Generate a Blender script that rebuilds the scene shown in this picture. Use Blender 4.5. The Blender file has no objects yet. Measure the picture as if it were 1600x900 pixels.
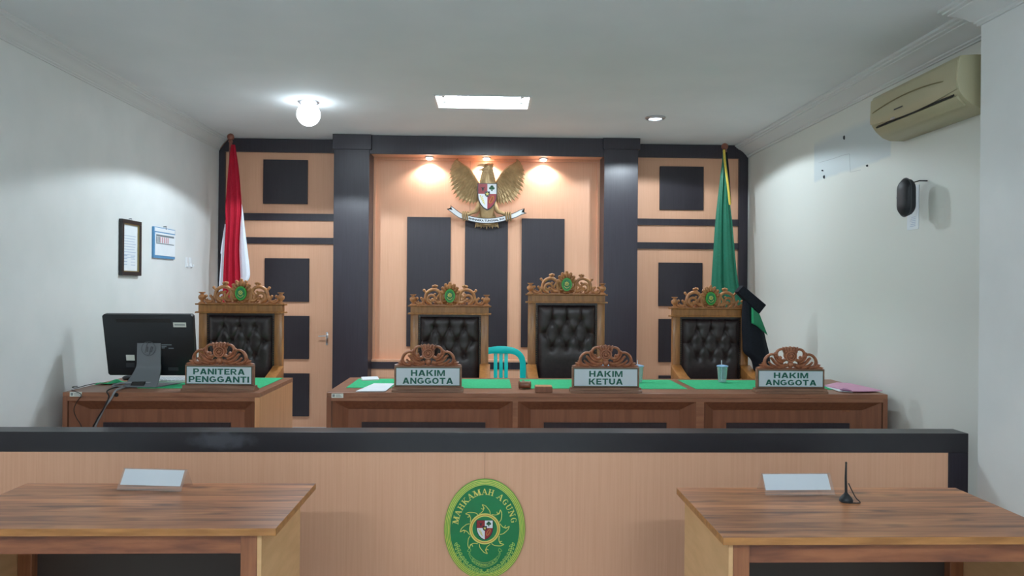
import bpy, bmesh, math, random
from mathutils import Vector, Matrix
random.seed(7)
SC = bpy.context.scene
COL = SC.collection
PI = math.pi

# ------------------------------------------------------------------ camera, world, exposure
F_PX, YAW, ROLL, CAM_Z = 1160.0, math.radians(1.8), math.radians(0.46), 1.6
fwd = Vector((math.sin(YAW), math.cos(YAW), 0))
r0 = Vector((math.cos(YAW), -math.sin(YAW), 0))
u0 = Vector((0, 0, 1))
rgt = r0 * math.cos(ROLL) + u0 * math.sin(ROLL)
upv = u0 * math.cos(ROLL) - r0 * math.sin(ROLL)
cam_d = bpy.data.cameras.new('camera')
cam_d.sensor_width = 36.0
cam_d.lens = F_PX / 1600 * 36.0
cam_d.clip_start = 0.05
cam = bpy.data.objects.new('camera', cam_d)
COL.objects.link(cam)
m = Matrix((rgt, upv, -fwd)).transposed().to_4x4()
m.translation = Vector((0, 0, CAM_Z))
cam.matrix_world = m
SC.camera = cam

def ray(px, py):
    return fwd * F_PX + rgt * (px - 800) - upv * (py - 450)
def aty(px, py, Y):            # where the sight line meets the upright plane at depth Y -> (X, Z)
    d = ray(px, py); k = Y / d.y
    return d.x * k, CAM_Z + d.z * k
def atx(px, py, X):            # ... a side wall -> (Y, Z)
    d = ray(px, py); k = X / d.x
    return d.y * k, CAM_Z + d.z * k
def atz(px, py, Z):            # ... a level surface -> (X, Y)
    d = ray(px, py); k = (Z - CAM_Z) / d.z
    return d.x * k, d.y * k

world = bpy.data.worlds.new('world'); SC.world = world
world.use_nodes = True
world.node_tree.nodes['Background'].inputs[0].default_value = (0.5, 0.55, 0.6, 1)
world.node_tree.nodes['Background'].inputs[1].default_value = 0.05
SC.view_settings.view_transform = 'Standard'
SC.view_settings.look = 'None'
SC.view_settings.exposure = 0.16
SC.view_settings.gamma = 1.0
SC.view_settings.use_curve_mapping = False
SC.cycles.use_denoising = True
SC.cycles.max_bounces = 10
SC.cycles.transparent_max_bounces = 24
SC.cycles.diffuse_bounces = 6
SC.cycles.sample_clamp_indirect = 8.0

# light levels
P_DOWN, P_SPOT = 72.0, 14.0              # watts: ceiling downlights, recess spotlights
E_TUBE, E_HALL = 98.0, 112.0             # emission of the tubes above the bench and above the public side
COOL, WARM = (0.79, 0.915, 1.0), (1.0, 0.95, 0.93)

# ------------------------------------------------------------------ room measures
XL, XR, YB, YF, CZ = -2.692, 2.628, 7.5, -4.0, 3.07
POD = 0.19                               # the dais behind the barrier

# ------------------------------------------------------------------ materials
def srgb(r, g, b):
    f = lambda c: (c / 255 / 12.92) if c / 255 <= 0.04045 else ((c / 255 + 0.055) / 1.055) ** 2.4
    return (f(r), f(g), f(b), 1)
def base_mat(name, col, rough=0.5, metal=0.0, spec=0.5, coat=0.0):
    m = bpy.data.materials.new(name); m.use_nodes = True
    b = m.node_tree.nodes['Principled BSDF']
    b.inputs['Base Color'].default_value = col
    b.inputs['Roughness'].default_value = rough
    b.inputs['Metallic'].default_value = metal
    b.inputs['Specular IOR Level'].default_value = spec
    b.inputs['Coat Weight'].default_value = coat
    b.inputs['Coat Roughness'].default_value = 0.15
    return m
def nd(m, t, **kw):
    n = m.node_tree.nodes.new(t)
    for k, v in kw.items():
        setattr(n, k, v)
    return n
def coords(m, scale, kind='Object'):
    tc = nd(m, 'ShaderNodeTexCoord'); mp = nd(m, 'ShaderNodeMapping')
    mp.inputs['Scale'].default_value = scale
    m.node_tree.links.new(tc.outputs[kind], mp.inputs['Vector'])
    return mp.outputs['Vector']
def mottled(name, c1, c2, scale=(1, 1, 1), nscale=5.0, detail=4.0, rough=0.5, spec=0.5, coat=0.0, bump=0.0, metal=0.0, lo=0.35, hi=0.65):
    """two close tones blended by noise stretched by `scale`"""
    m = base_mat(name, c1, rough, metal, spec, coat)
    L = m.node_tree.links; b = m.node_tree.nodes['Principled BSDF']
    n = nd(m, 'ShaderNodeTexNoise'); n.inputs['Scale'].default_value = nscale; n.inputs['Detail'].default_value = detail
    L.new(coords(m, scale), n.inputs['Vector'])
    r = nd(m, 'ShaderNodeValToRGB')
    r.color_ramp.elements[0].position = lo; r.color_ramp.elements[0].color = c1
    r.color_ramp.elements[1].position = hi; r.color_ramp.elements[1].color = c2
    L.new(n.outputs['Fac'], r.inputs['Fac']); L.new(r.outputs['Color'], b.inputs['Base Color'])
    if bump:
        bp = nd(m, 'ShaderNodeBump'); bp.inputs['Strength'].default_value = bump; bp.inputs['Distance'].default_value = 0.002
        L.new(n.outputs['Fac'], bp.inputs['Height']); L.new(bp.outputs['Normal'], b.inputs['Normal'])
    return m
def emit_mat(name, col, strength):
    m = bpy.data.materials.new(name); m.use_nodes = True
    b = m.node_tree.nodes['Principled BSDF']
    b.inputs['Base Color'].default_value = (0.9, 0.9, 0.9, 1)
    b.inputs['Emission Color'].default_value = (*col, 1)
    b.inputs['Emission Strength'].default_value = strength
    return m

M = {}
M['wall'] = mottled('wall_paint', srgb(224, 227, 226), srgb(230, 232, 231), nscale=3, rough=0.6, spec=0.3)
M['ceiling'] = mottled('ceiling_paint', srgb(225, 228, 230), srgb(230, 232, 234), nscale=2, rough=0.8, spec=0.2)
M['cornice'] = base_mat('cornice_plaster', srgb(218, 220, 220), 0.6)
M['peach'] = mottled('peach_laminate', srgb(224, 170, 138), srgb(229, 177, 145), scale=(60, 60, 1.2), nscale=2.0, rough=0.45, spec=0.35)
M['black'] = mottled('black_laminate', srgb(41, 36, 45), srgb(48, 43, 53), scale=(30, 30, 1), nscale=3.0, rough=0.36, spec=0.55)
M['panel_black'] = mottled('black_panel_laminate', srgb(38, 33, 40), srgb(45, 39, 47), scale=(30, 30, 1), nscale=3.0, rough=0.42)
M['floor'] = mottled('floor_tiles', srgb(222, 224, 224), srgb(232, 233, 232), nscale=3, rough=0.3)
M['throne'] = mottled('golden_brown_wood', srgb(150, 98, 48), srgb(176, 118, 62), scale=(8, 8, 1.2), nscale=6, rough=0.38, coat=0.15)
M['carved'] = mottled('carved_wood', srgb(164, 106, 62), srgb(196, 136, 86), nscale=25, rough=0.36, coat=0.2)
M['sign_carved'] = mottled('reddish_carved_wood', srgb(146, 90, 62), srgb(174, 114, 82), nscale=25, rough=0.42, coat=0.1)
M['sign_wood'] = mottled('sign_board_wood', srgb(128, 92, 72), srgb(146, 108, 86), scale=(1, 8, 8), nscale=6, rough=0.45)
M['desk'] = mottled('desk_laminate', srgb(134, 88, 64), srgb(156, 106, 78), scale=(1, 12, 12), nscale=4, rough=0.4)
M['desk_front'] = mottled('desk_front_laminate', srgb(124, 78, 56), srgb(142, 92, 66), scale=(14, 14, 1), nscale=3, rough=0.42)
M['desk_light'] = mottled('desk_side_veneer', srgb(206, 150, 104), srgb(218, 164, 116), scale=(14, 14, 1), nscale=3, rough=0.45)
M['felt'] = mottled('green_felt', srgb(64, 176, 122), srgb(72, 188, 132), nscale=60, rough=0.85, spec=0.1)
M['leather'] = mottled('dark_brown_leather', srgb(44, 34, 36), srgb(54, 42, 43), nscale=40, rough=0.33, bump=0.12)
M['brass'] = base_mat('brass_nail', srgb(120, 92, 60), 0.35, 0.8)
M['gold'] = mottled('old_gold_paint', srgb(160, 132, 92), srgb(188, 158, 114), nscale=14, rough=0.42, metal=0.35)
M['white'] = base_mat('white_paint', srgb(232, 236, 240), 0.5)
M['paper'] = mottled('white_paper', srgb(228, 234, 240), srgb(234, 239, 244), nscale=8, rough=0.7)
M['sign_face'] = base_mat('pale_sign_face', srgb(205, 220, 226), 0.35)
M['sign_green'] = base_mat('dark_green_lettering', srgb(8, 98, 82), 0.4)
M['ink'] = base_mat('dark_ink', srgb(36, 38, 44), 0.5)
M['red'] = base_mat('shield_red', srgb(150, 34, 44), 0.45)
M['tree_green'] = base_mat('shield_green', srgb(24, 84, 50), 0.5)
M['yellow'] = base_mat('emblem_yellow', srgb(226, 214, 112), 0.45)
M['orange'] = base_mat('emblem_orange', srgb(196, 130, 50), 0.45)
M['lime'] = mottled('emblem_lime', srgb(122, 178, 70), srgb(130, 186, 76), nscale=10, rough=0.4)
M['emerald'] = mottled('emblem_green', srgb(14, 120, 68), srgb(18, 128, 74), nscale=6, rough=0.28)
M['medal'] = base_mat('medallion_green', srgb(64, 170, 60), 0.4)
M['flag_red'] = mottled('flag_red_cloth', srgb(176, 30, 52), srgb(186, 36, 58), nscale=90, rough=0.75, spec=0.2)
M['flag_white'] = mottled('flag_white_cloth', srgb(226, 232, 244), srgb(234, 238, 248), nscale=90, rough=0.75, spec=0.2)
M['flag_green'] = mottled('flag_green_satin', srgb(10, 100, 74), srgb(13, 108, 82), nscale=60, rough=0.5)
M['fringe'] = mottled('yellow_fringe', srgb(196, 172, 60), srgb(214, 190, 80), nscale=120, rough=0.7)
M['pole'] = mottled('pole_wood', srgb(112, 62, 50), srgb(132, 78, 62), nscale=14, rough=0.35)
M['robe'] = mottled('black_robe_cloth', srgb(22, 25, 33), srgb(28, 32, 41), nscale=80, rough=0.7, spec=0.2)
M['lapel'] = base_mat('green_lapel_satin', srgb(20, 130, 88), 0.45)
M['teal'] = mottled('teal_plastic', srgb(14, 206, 202), srgb(18, 212, 208), nscale=4, rough=0.28)
M['screen_black'] = base_mat('black_plastic', srgb(24, 28, 33), 0.42)
M['grey_plastic'] = base_mat('grey_plastic', srgb(112, 117, 122), 0.45)
M['mark_grey'] = base_mat('mark_grey', srgb(92, 97, 102), 0.4)
M['dark_grey'] = base_mat('dark_grey_plastic', srgb(52, 55, 60), 0.5)
M['cable_grey'] = base_mat('grey_cable', srgb(142, 146, 150), 0.5)
M['cable_black'] = base_mat('black_cable', srgb(26, 26, 28), 0.5)
M['sticker'] = base_mat('sticker_paper', srgb(222, 226, 216), 0.6)
M['sticker_ink'] = base_mat('sticker_ink', srgb(130, 140, 140), 0.6)
M['pink'] = mottled('pink_card', srgb(214, 156, 186), srgb(220, 164, 192), nscale=8, rough=0.6)
M['pink_dark'] = base_mat('purple_card', srgb(150, 92, 136), 0.6)
M['gavel'] = mottled('gavel_wood', srgb(112, 66, 44), srgb(138, 86, 60), nscale=20, rough=0.35, coat=0.3)
M['ac'] = mottled('yellowed_plastic', srgb(172, 165, 134), srgb(178, 171, 140), nscale=3, rough=0.42)
M['ac_dark'] = base_mat('vent_black', srgb(30, 28, 28), 0.6)
M['ac_line'] = base_mat('ac_groove', srgb(136, 126, 92), 0.6)
M['frame_black'] = base_mat('picture_frame_black', srgb(44, 40, 40), 0.35)
M['frame_gold'] = base_mat('picture_frame_gold', srgb(150, 132, 88), 0.35, 0.5)
M['print_blue'] = base_mat('faint_print', srgb(176, 190, 214), 0.6)
M['print_grey'] = base_mat('grey_print', srgb(120, 132, 138), 0.6)
M['pencil'] = base_mat('pencil_grey', srgb(158, 166, 170), 0.6)
M['print_red'] = base_mat('red_print', srgb(196, 110, 122), 0.6)
M['calendar_blue'] = base_mat('calendar_blue', srgb(90, 150, 196), 0.5)
M['steel'] = base_mat('steel', srgb(190, 192, 196), 0.3, 0.9)
M['chrome'] = base_mat('chrome', srgb(215, 216, 220), 0.18, 1.0)
M['case'] = mottled('black_fabric_case', srgb(20, 22, 28), srgb(28, 30, 37), nscale=120, rough=0.55)
M['table_side'] = mottled('table_side_plywood', srgb(206, 160, 112), srgb(216, 170, 122), scale=(2, 2, 8), nscale=3, rough=0.5)
M['table_leg'] = mottled('table_leg_wood', srgb(126, 74, 46), srgb(152, 94, 60), scale=(10, 10, 1), nscale=4, rough=0.4)
M['table_apron'] = mottled('table_apron_wood', srgb(116, 66, 44), srgb(158, 96, 62), scale=(1.2, 8, 8), nscale=3.5, rough=0.42)
M['modesty'] = base_mat('dark_board', srgb(66, 54, 48), 0.55)
M['light_metal'] = base_mat('lamp_white_metal', srgb(225, 228, 230), 0.35)
def clear_mat(name, tint, gloss, rough, haze=0.0):
    """thin clear plastic: lets light straight through, with a surface sheen"""
    m = bpy.data.materials.new(name); m.use_nodes = True; nt = m.node_tree; L = nt.links
    nt.nodes.remove(nt.nodes['Principled BSDF'])
    t = nd(m, 'ShaderNodeBsdfTransparent'); t.inputs['Color'].default_value = tint
    g = nd(m, 'ShaderNodeBsdfGlossy'); g.inputs['Roughness'].default_value = rough
    f = nd(m, 'ShaderNodeLayerWeight'); f.inputs['Blend'].default_value = gloss
    k = nd(m, 'ShaderNodeMath', operation='MULTIPLY'); k.inputs[1].default_value = .45; L.new(f.outputs['Facing'], k.inputs[0])
    x = nd(m, 'ShaderNodeMixShader'); L.new(k.outputs[0], x.inputs['Fac']); L.new(t.outputs[0], x.inputs[1]); L.new(g.outputs[0], x.inputs[2])
    if haze:
        df = nd(m, 'ShaderNodeBsdfDiffuse'); df.inputs['Color'].default_value = tint
        y = nd(m, 'ShaderNodeMixShader'); y.inputs['Fac'].default_value = haze; L.new(x.outputs[0], y.inputs[1]); L.new(df.outputs[0], y.inputs[2]); x = y
    L.new(x.outputs[0], nt.nodes['Material Output'].inputs['Surface'])
    return m
M['clear'] = clear_mat('clear_acrylic', (.97, .975, .98, 1), .3, .08, .05)
M['cup'] = clear_mat('clear_cup_plastic', (.90, .96, 1, 1), .5, .2, .16)
M['wreath'] = base_mat('emblem_pale_green', srgb(176, 206, 104), 0.45)
M['cup_lid'] = base_mat('pale_blue_lid', srgb(150, 190, 226), 0.3)
M['tube'] = emit_mat('bench_tube_glow', COOL, E_TUBE)
M['hall_tube'] = emit_mat('hall_tube_glow', COOL, E_HALL)
M['bulb'] = emit_mat('downlight_glow', COOL, 12.0)
M['spot_bulb'] = emit_mat('spotlight_glow', WARM, 14.0)

def table_top_mat():
    m = base_mat('planked_table_top', srgb(150, 96, 62), 0.36, 0, 0.38, 0.08)
    nt = m.node_tree; L = nt.links; b = nt.nodes['Principled BSDF']
    tc = nd(m, 'ShaderNodeTexCoord'); sx = nd(m, 'ShaderNodeSeparateXYZ'); L.new(tc.outputs['Object'], sx.inputs[0])
    # plank index along the depth
    mu = nd(m, 'ShaderNodeMath', operation='MULTIPLY'); mu.inputs[1].default_value = 9.3; L.new(sx.outputs['Y'], mu.inputs[0])
    fl = nd(m, 'ShaderNodeMath', operation='FLOOR'); L.new(mu.outputs[0], fl.inputs[0])
    wn = nd(m, 'ShaderNodeTexWhiteNoise', noise_dimensions='1D'); L.new(fl.outputs[0], wn.inputs['W'])
    fr = nd(m, 'ShaderNodeMath', operation='FRACT'); L.new(mu.outputs[0], fr.inputs[0])
    seam = nd(m, 'ShaderNodeMath', operation='LESS_THAN'); seam.inputs[1].default_value = 0.03; L.new(fr.outputs[0], seam.inputs[0])
    # grain, shifted from plank to plank
    cb = nd(m, 'ShaderNodeCombineXYZ'); ad = nd(m, 'ShaderNodeMath', operation='MULTIPLY_ADD')
    L.new(wn.outputs['Value'], ad.inputs[0]); ad.inputs[1].default_value = 7.0; L.new(sx.outputs['X'], ad.inputs[2])
    L.new(ad.outputs[0], cb.inputs['X']); L.new(sx.outputs['Y'], cb.inputs['Y']); L.new(sx.outputs['Z'], cb.inputs['Z'])
    mp = nd(m, 'ShaderNodeMapping'); mp.inputs['Scale'].default_value = (1.6, 16, 16); L.new(cb.outputs[0], mp.inputs['Vector'])
    n = nd(m, 'ShaderNodeTexNoise'); n.inputs['Scale'].default_value = 1.6; n.inputs['Detail'].default_value = 6; n.inputs['Distortion'].default_value = 0.6
    L.new(mp.outputs[0], n.inputs['Vector'])
    r = nd(m, 'ShaderNodeValToRGB'); e = r.color_ramp.elements
    e[0].position = 0.28; e[0].color = srgb(112, 66, 42); e[1].position = 0.72; e[1].color = srgb(216, 148, 98)
    k = e.new(0.5); k.color = srgb(184, 118, 76)
    L.new(n.outputs['Fac'], r.inputs['Fac'])
    # plank tone
    hs = nd(m, 'ShaderNodeHueSaturation'); mr = nd(m, 'ShaderNodeMapRange')
    mr.inputs['To Min'].default_value = 0.72; mr.inputs['To Max'].default_value = 1.12
    L.new(wn.outputs['Value'], mr.inputs['Value']); L.new(mr.outputs[0], hs.inputs['Value']); L.new(r.outputs['Color'], hs.inputs['Color'])
    # knots
    vp = nd(m, 'ShaderNodeMapping'); vp.inputs['Scale'].default_value = (3.2, 9.0, 1); L.new(cb.outputs[0], vp.inputs['Vector'])
    vo = nd(m, 'ShaderNodeTexVoronoi'); vo.inputs['Scale'].default_value = 1.0; L.new(vp.outputs[0], vo.inputs['Vector'])
    kr = nd(m, 'ShaderNodeMapRange'); kr.inputs['From Min'].default_value = 0.05; kr.inputs['From Max'].default_value = 0.22
    kr.inputs['To Min'].default_value = 0.75; kr.inputs['To Max'].default_value = 0.0
    L.new(vo.outputs['Distance'], kr.inputs['Value'])
    mx = nd(m, 'ShaderNodeMix', data_type='RGBA'); L.new(kr.outputs[0], mx.inputs['Factor']); L.new(hs.outputs[0], mx.inputs['A'])
    mx.inputs['B'].default_value = srgb(78, 46, 32)
    m2 = nd(m, 'ShaderNodeMix', data_type='RGBA'); sm = nd(m, 'ShaderNodeMath', operation='MULTIPLY'); sm.inputs[1].default_value = 0.55
    L.new(seam.outputs[0], sm.inputs[0]); L.new(sm.outputs[0], m2.inputs['Factor']); L.new(mx.outputs['Result'], m2.inputs['A'])
    m2.inputs['B'].default_value = srgb(60, 36, 26)
    L.new(m2.outputs['Result'], b.inputs['Base Color'])
    return m
M['table_top'] = table_top_mat()
M['table_edge'] = mottled('table_edge_wood', srgb(150, 98, 50), srgb(180, 122, 66), scale=(1.5, 10, 10), nscale=4, rough=0.4)

def patch_wall_mat(y0, y1, z0, z1):
    """the right wall's paint with a bluish repainted patch whose edges are uneven"""
    m = base_mat('wall_paint_with_patch', srgb(224, 226, 220), 0.6, 0, 0.3)
    L = m.node_tree.links; b = m.node_tree.nodes['Principled BSDF']
    tc = nd(m, 'ShaderNodeTexCoord'); sx = nd(m, 'ShaderNodeSeparateXYZ'); L.new(tc.outputs['Object'], sx.inputs[0])
    n = nd(m, 'ShaderNodeTexNoise'); n.inputs['Scale'].default_value = 9; L.new(tc.outputs['Object'], n.inputs['Vector'])
    def edge(sock, v, sign, w=0.012):
        a = nd(m, 'ShaderNodeMath', operation='MULTIPLY_ADD'); L.new(n.outputs['Fac'], a.inputs[0]); a.inputs[1].default_value = 0.03
        L.new(sock, a.inputs[2])
        r = nd(m, 'ShaderNodeMapRange'); r.inputs['From Min'].default_value = v - w + 0.015; r.inputs['From Max'].default_value = v + w + 0.015
        r.inputs['To Min'].default_value = 0.0 if sign > 0 else 1.0; r.inputs['To Max'].default_value = 1.0 if sign > 0 else 0.0
        L.new(a.outputs[0], r.inputs['Value'])
        return r.outputs[0]
    es = [edge(sx.outputs['Y'], y0, 1), edge(sx.outputs['Y'], y1, -1), edge(sx.outputs['Z'], z0, 1), edge(sx.outputs['Z'], z1, -1, 0.03)]
    cur = es[0]
    for e in es[1:]:
        k = nd(m, 'ShaderNodeMath', operation='MULTIPLY'); L.new(cur, k.inputs[0]); L.new(e, k.inputs[1]); cur = k.outputs[0]
    mx = nd(m, 'ShaderNodeMix', data_type='RGBA'); L.new(cur, mx.inputs['Factor'])
    mx.inputs['A'].default_value = srgb(224, 226, 220); mx.inputs['B'].default_value = srgb(206, 214, 216)
    L.new(mx.outputs['Result'], b.inputs['Base Color'])
    return m

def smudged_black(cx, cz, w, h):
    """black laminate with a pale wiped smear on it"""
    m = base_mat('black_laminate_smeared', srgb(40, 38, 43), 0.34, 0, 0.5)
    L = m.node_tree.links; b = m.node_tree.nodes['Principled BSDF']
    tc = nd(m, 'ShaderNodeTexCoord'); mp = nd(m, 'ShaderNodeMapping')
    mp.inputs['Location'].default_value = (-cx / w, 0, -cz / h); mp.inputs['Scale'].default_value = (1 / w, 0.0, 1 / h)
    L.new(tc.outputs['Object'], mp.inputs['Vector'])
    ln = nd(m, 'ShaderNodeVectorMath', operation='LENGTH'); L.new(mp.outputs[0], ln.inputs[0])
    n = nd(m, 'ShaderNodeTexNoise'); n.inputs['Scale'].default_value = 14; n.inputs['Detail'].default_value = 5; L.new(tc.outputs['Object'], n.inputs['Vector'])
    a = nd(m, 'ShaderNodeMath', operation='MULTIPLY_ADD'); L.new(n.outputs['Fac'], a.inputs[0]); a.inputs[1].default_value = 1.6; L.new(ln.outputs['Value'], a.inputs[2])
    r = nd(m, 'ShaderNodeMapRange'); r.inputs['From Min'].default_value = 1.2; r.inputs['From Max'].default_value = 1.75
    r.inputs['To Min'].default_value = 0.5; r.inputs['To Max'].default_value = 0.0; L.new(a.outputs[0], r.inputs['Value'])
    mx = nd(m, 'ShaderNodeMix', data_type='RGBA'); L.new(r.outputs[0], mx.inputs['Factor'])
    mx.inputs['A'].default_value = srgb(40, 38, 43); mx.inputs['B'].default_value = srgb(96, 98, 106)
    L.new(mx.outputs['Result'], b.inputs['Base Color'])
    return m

# ------------------------------------------------------------------ mesh helpers
class MB:
    """collects shapes in one bmesh; build() links them as ONE mesh object"""
    def __init__(s):
        s.bm = bmesh.new(); s.mi = 0
    def face(s, vs):
        try:
            f = s.bm.faces.new(vs); f.material_index = s.mi; return f
        except ValueError:
            return None
    def quad_pts(s, pts):
        return s.face([s.bm.verts.new(p) for p in pts])
    def hexa(s, p):        # 8 points: bottom ring 0-3, top ring 4-7 (counter-clockwise from above)
        v = [s.bm.verts.new(q) for q in p]
        for i in ((3, 2, 1, 0), (4, 5, 6, 7), (0, 1, 5, 4), (1, 2, 6, 5), (2, 3, 7, 6), (3, 0, 4, 7)):
            s.face([v[k] for k in i])
    def box(s, x0, x1, y0, y1, z0, z1):
        s.hexa([(x0, y0, z0), (x1, y0, z0), (x1, y1, z0), (x0, y1, z0), (x0, y0, z1), (x1, y0, z1), (x1, y1, z1), (x0, y1, z1)])
        return s
    def prism(s, pts, a, b, fn):     # outline pts (2-D) swept from a to b; fn(u, v, w) -> 3-D
        A = [s.bm.verts.new(fn(u, v, a)) for u, v in pts]; B = [s.bm.verts.new(fn(u, v, b)) for u, v in pts]
        n = len(pts)
        s.face(A); s.face(list(reversed(B)))
        for i in range(n):
            s.face([A[i], B[i], B[(i + 1) % n], A[(i + 1) % n]])
        return s
    def xz(s, pts, y0, y1):
        return s.prism(pts, y0, y1, lambda u, v, w: (u, w, v))
    def yz(s, pts, x0, x1):
        return s.prism(pts, x0, x1, lambda u, v, w: (w, u, v))
    def xy(s, pts, z0, z1):
        return s.prism(pts, z0, z1, lambda u, v, w: (u, v, w))
    def tube(s, path, rad, seg=8, flat=1.0, closed=False):
        P = [Vector(p) for p in path]; n = len(P)
        R = rad if isinstance(rad, (list, tuple)) else [rad] * n
        if len(R) != n:
            R = [R[0] + (R[-1] - R[0]) * i / (n - 1) for i in range(n)]
        rings = []; nrm = None
        for i in range(n):
            if closed: t = P[(i + 1) % n] - P[i - 1]
            else: t = P[min(i + 1, n - 1)] - P[max(i - 1, 0)]
            t = t.normalized() if t.length > 1e-9 else Vector((0, 0, 1))
            if nrm is None:
                nrm = Vector((0, 1, 0)) if abs(t.y) < 0.9 else Vector((1, 0, 0))
            nrm = nrm - t * nrm.dot(t)
            nrm = nrm.normalized() if nrm.length > 1e-6 else t.orthogonal().normalized()
            bn = t.cross(nrm)
            rings.append([s.bm.verts.new(P[i] + (nrm * math.cos(a) * flat + bn * math.sin(a)) * R[i]) for a in [2 * PI * k / seg for k in range(seg)]])
        for i in range(n if closed else n - 1):
            A, B = rings[i], rings[(i + 1) % n]
            for k in range(seg):
                s.face([A[k], A[(k + 1) % seg], B[(k + 1) % seg], B[k]])
        if not closed:
            s.face(list(reversed(rings[0]))); s.face(rings[-1])
        return s
    def lathe(s, prof, c=(0, 0, 0), seg=20, axis='z', sx=1.0, sy=1.0):
        c = Vector(c)
        def mk(r, h, a):
            u, v = r * math.cos(a) * sx, r * math.sin(a) * sy
            return c + {'z': Vector((u, v, h)), 'y': Vector((u, h, v)), 'x': Vector((h, u, v))}[axis]
        rings = []
        for r, h in prof:
            rings.append([s.bm.verts.new(mk(0, h, 0))] if r < 1e-6 else [s.bm.verts.new(mk(r, h, 2 * PI * k / seg)) for k in range(seg)])
        for A, B in zip(rings, rings[1:]):
            for k in range(seg):
                k2 = (k + 1) % seg
                if len(A) == 1 and len(B) == 1: continue
                if len(A) == 1: s.face([A[0], B[k2], B[k]])
                elif len(B) == 1: s.face([A[k], A[k2], B[0]])
                else: s.face([A[k], A[k2], B[k2], B[k]])
        if len(rings[0]) > 1: s.face(list(reversed(rings[0])))
        if len(rings[-1]) > 1: s.face(rings[-1])
        return s
    def ell(s, c, r, seg=12, rings=8, rot=None):
        c = Vector(c); G = []
        for i in range(rings + 1):
            th = PI * i / rings
            row = []
            for k in range(1 if i in (0, rings) else seg):
                a = 2 * PI * k / seg
                p = Vector((r[0] * math.sin(th) * math.cos(a), r[1] * math.sin(th) * math.sin(a), r[2] * math.cos(th)))
                if rot is not None: p = rot @ p
                row.append(s.bm.verts.new(c + p))
            G.append(row)
        for A, B in zip(G, G[1:]):
            for k in range(seg):
                k2 = (k + 1) % seg
                if len(A) == 1: s.face([A[0], B[k], B[k2]])
                elif len(B) == 1: s.face([A[k], B[0], A[k2]])
                else: s.face([A[k], B[k], B[k2], A[k2]])
        return s
    def sheet(s, grid, th):          # grid of points [row][col], thickened along +y
        n, k = len(grid), len(grid[0])
        A = [[s.bm.verts.new(p) for p in row] for row in grid]
        B = [[s.bm.verts.new((p[0], p[1] + th, p[2])) for p in row] for row in grid]
        for i in range(n - 1):
            for j in range(k - 1):
                s.face([A[i][j], A[i + 1][j], A[i + 1][j + 1], A[i][j + 1]])
                s.face([B[i][j], B[i][j + 1], B[i + 1][j + 1], B[i + 1][j]])
        for j in range(k - 1):
            s.face([A[0][j], A[0][j + 1], B[0][j + 1], B[0][j]]); s.face([A[n - 1][j + 1], A[n - 1][j], B[n - 1][j], B[n - 1][j + 1]])
        for i in range(n - 1):
            s.face([A[i + 1][0], A[i][0], B[i][0], B[i + 1][0]]); s.face([A[i][k - 1], A[i + 1][k - 1], B[i + 1][k - 1], B[i][k - 1]])
        return s
    def loft(s, rings):              # closed rings of equal length, capped
        G = [[s.bm.verts.new(p) for p in r] for r in rings]; n = len(G[0])
        for A, B in zip(G, G[1:]):
            for k in range(n):
                s.face([A[k], A[(k + 1) % n], B[(k + 1) % n], B[k]])
        s.face(list(reversed(G[0]))); s.face(G[-1])
        return s
    def leaf(s, a, b, w, y, h=0.3, n=7, bend=0.0):
        """a ridged pointed leaf/feather from a to b (x, z), half-width w, its back at depth y, ridge h towards -y"""
        a, b = Vector(a), Vector(b); d = b - a; L = d.length; d = d / L; p = Vector((-d.y, d.x))
        left, mid, right = [], [], []
        for i in range(n):
            t = i / (n - 1)
            ww = w * math.sin(PI * (0.16 + 0.84 * t)) ** 0.8 if t < 1 else 0
            ww = max(ww, w * 0.04)
            c = a + d * (L * t) + p * (bend * math.sin(PI * t))
            hh = h * (1 - 0.7 * t)
            left.append(s.bm.verts.new((c.x + p.x * ww, y, c.y + p.y * ww)))
            right.append(s.bm.verts.new((c.x - p.x * ww, y, c.y - p.y * ww)))
            mid.append(s.bm.verts.new((c.x, y - hh, c.y)))
        for i in range(n - 1):
            s.face([left[i], mid[i], mid[i + 1], left[i + 1]]); s.face([mid[i], right[i], right[i + 1], mid[i + 1]])
            s.face([left[i], left[i + 1], right[i + 1], right[i]])
        s.face([left[0], right[0], mid[0]]); s.face([left[-1], mid[-1], right[-1]])
        return s
    def scale(s, k, off=(0, 0, 0)):
        for v in s.bm.verts: v.co = v.co * k + Vector(off)
        return s
    def xform(s, mat):
        for v in s.bm.verts: v.co = mat @ v.co
        return s
    def build(s, name, mat, parent=None, smooth=40, bevel=0.0, seg=2, loc=None, keep=False):
        bm = s.bm
        bmesh.ops.recalc_face_normals(bm, faces=bm.faces)
        if bevel:
            es = [e for e in bm.edges if len(e.link_faces) == 2 and e.calc_face_angle(0) > math.radians(40)]
            bmesh.ops.bevel(bm, geom=es, offset=bevel, offset_type='OFFSET', segments=seg, affect='EDGES', profile=0.5, clamp_overlap=True)
        me = bpy.data.meshes.new(name)
        base = Vector((0, 0, 0))
        if parent is None and not keep and loc is None:      # origin at the middle of the base
            xs = [v.co for v in bm.verts]
            base = Vector(((min(p.x for p in xs) + max(p.x for p in xs)) / 2, (min(p.y for p in xs) + max(p.y for p in xs)) / 2, min(p.z for p in xs)))
            for v in bm.verts: v.co -= base
        bm.to_mesh(me); bm.free()
        for mm in (mat if isinstance(mat, (list, tuple)) else [mat]):
            me.materials.append(M[mm] if isinstance(mm, str) else mm)
        if smooth:
            me.shade_smooth(); me.set_sharp_from_angle(angle=math.radians(smooth))
        o = bpy.data.objects.new(name, me); COL.objects.link(o)
        o.location = loc if loc is not None else base
        if parent is not None: o.parent = parent
        return o

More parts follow.
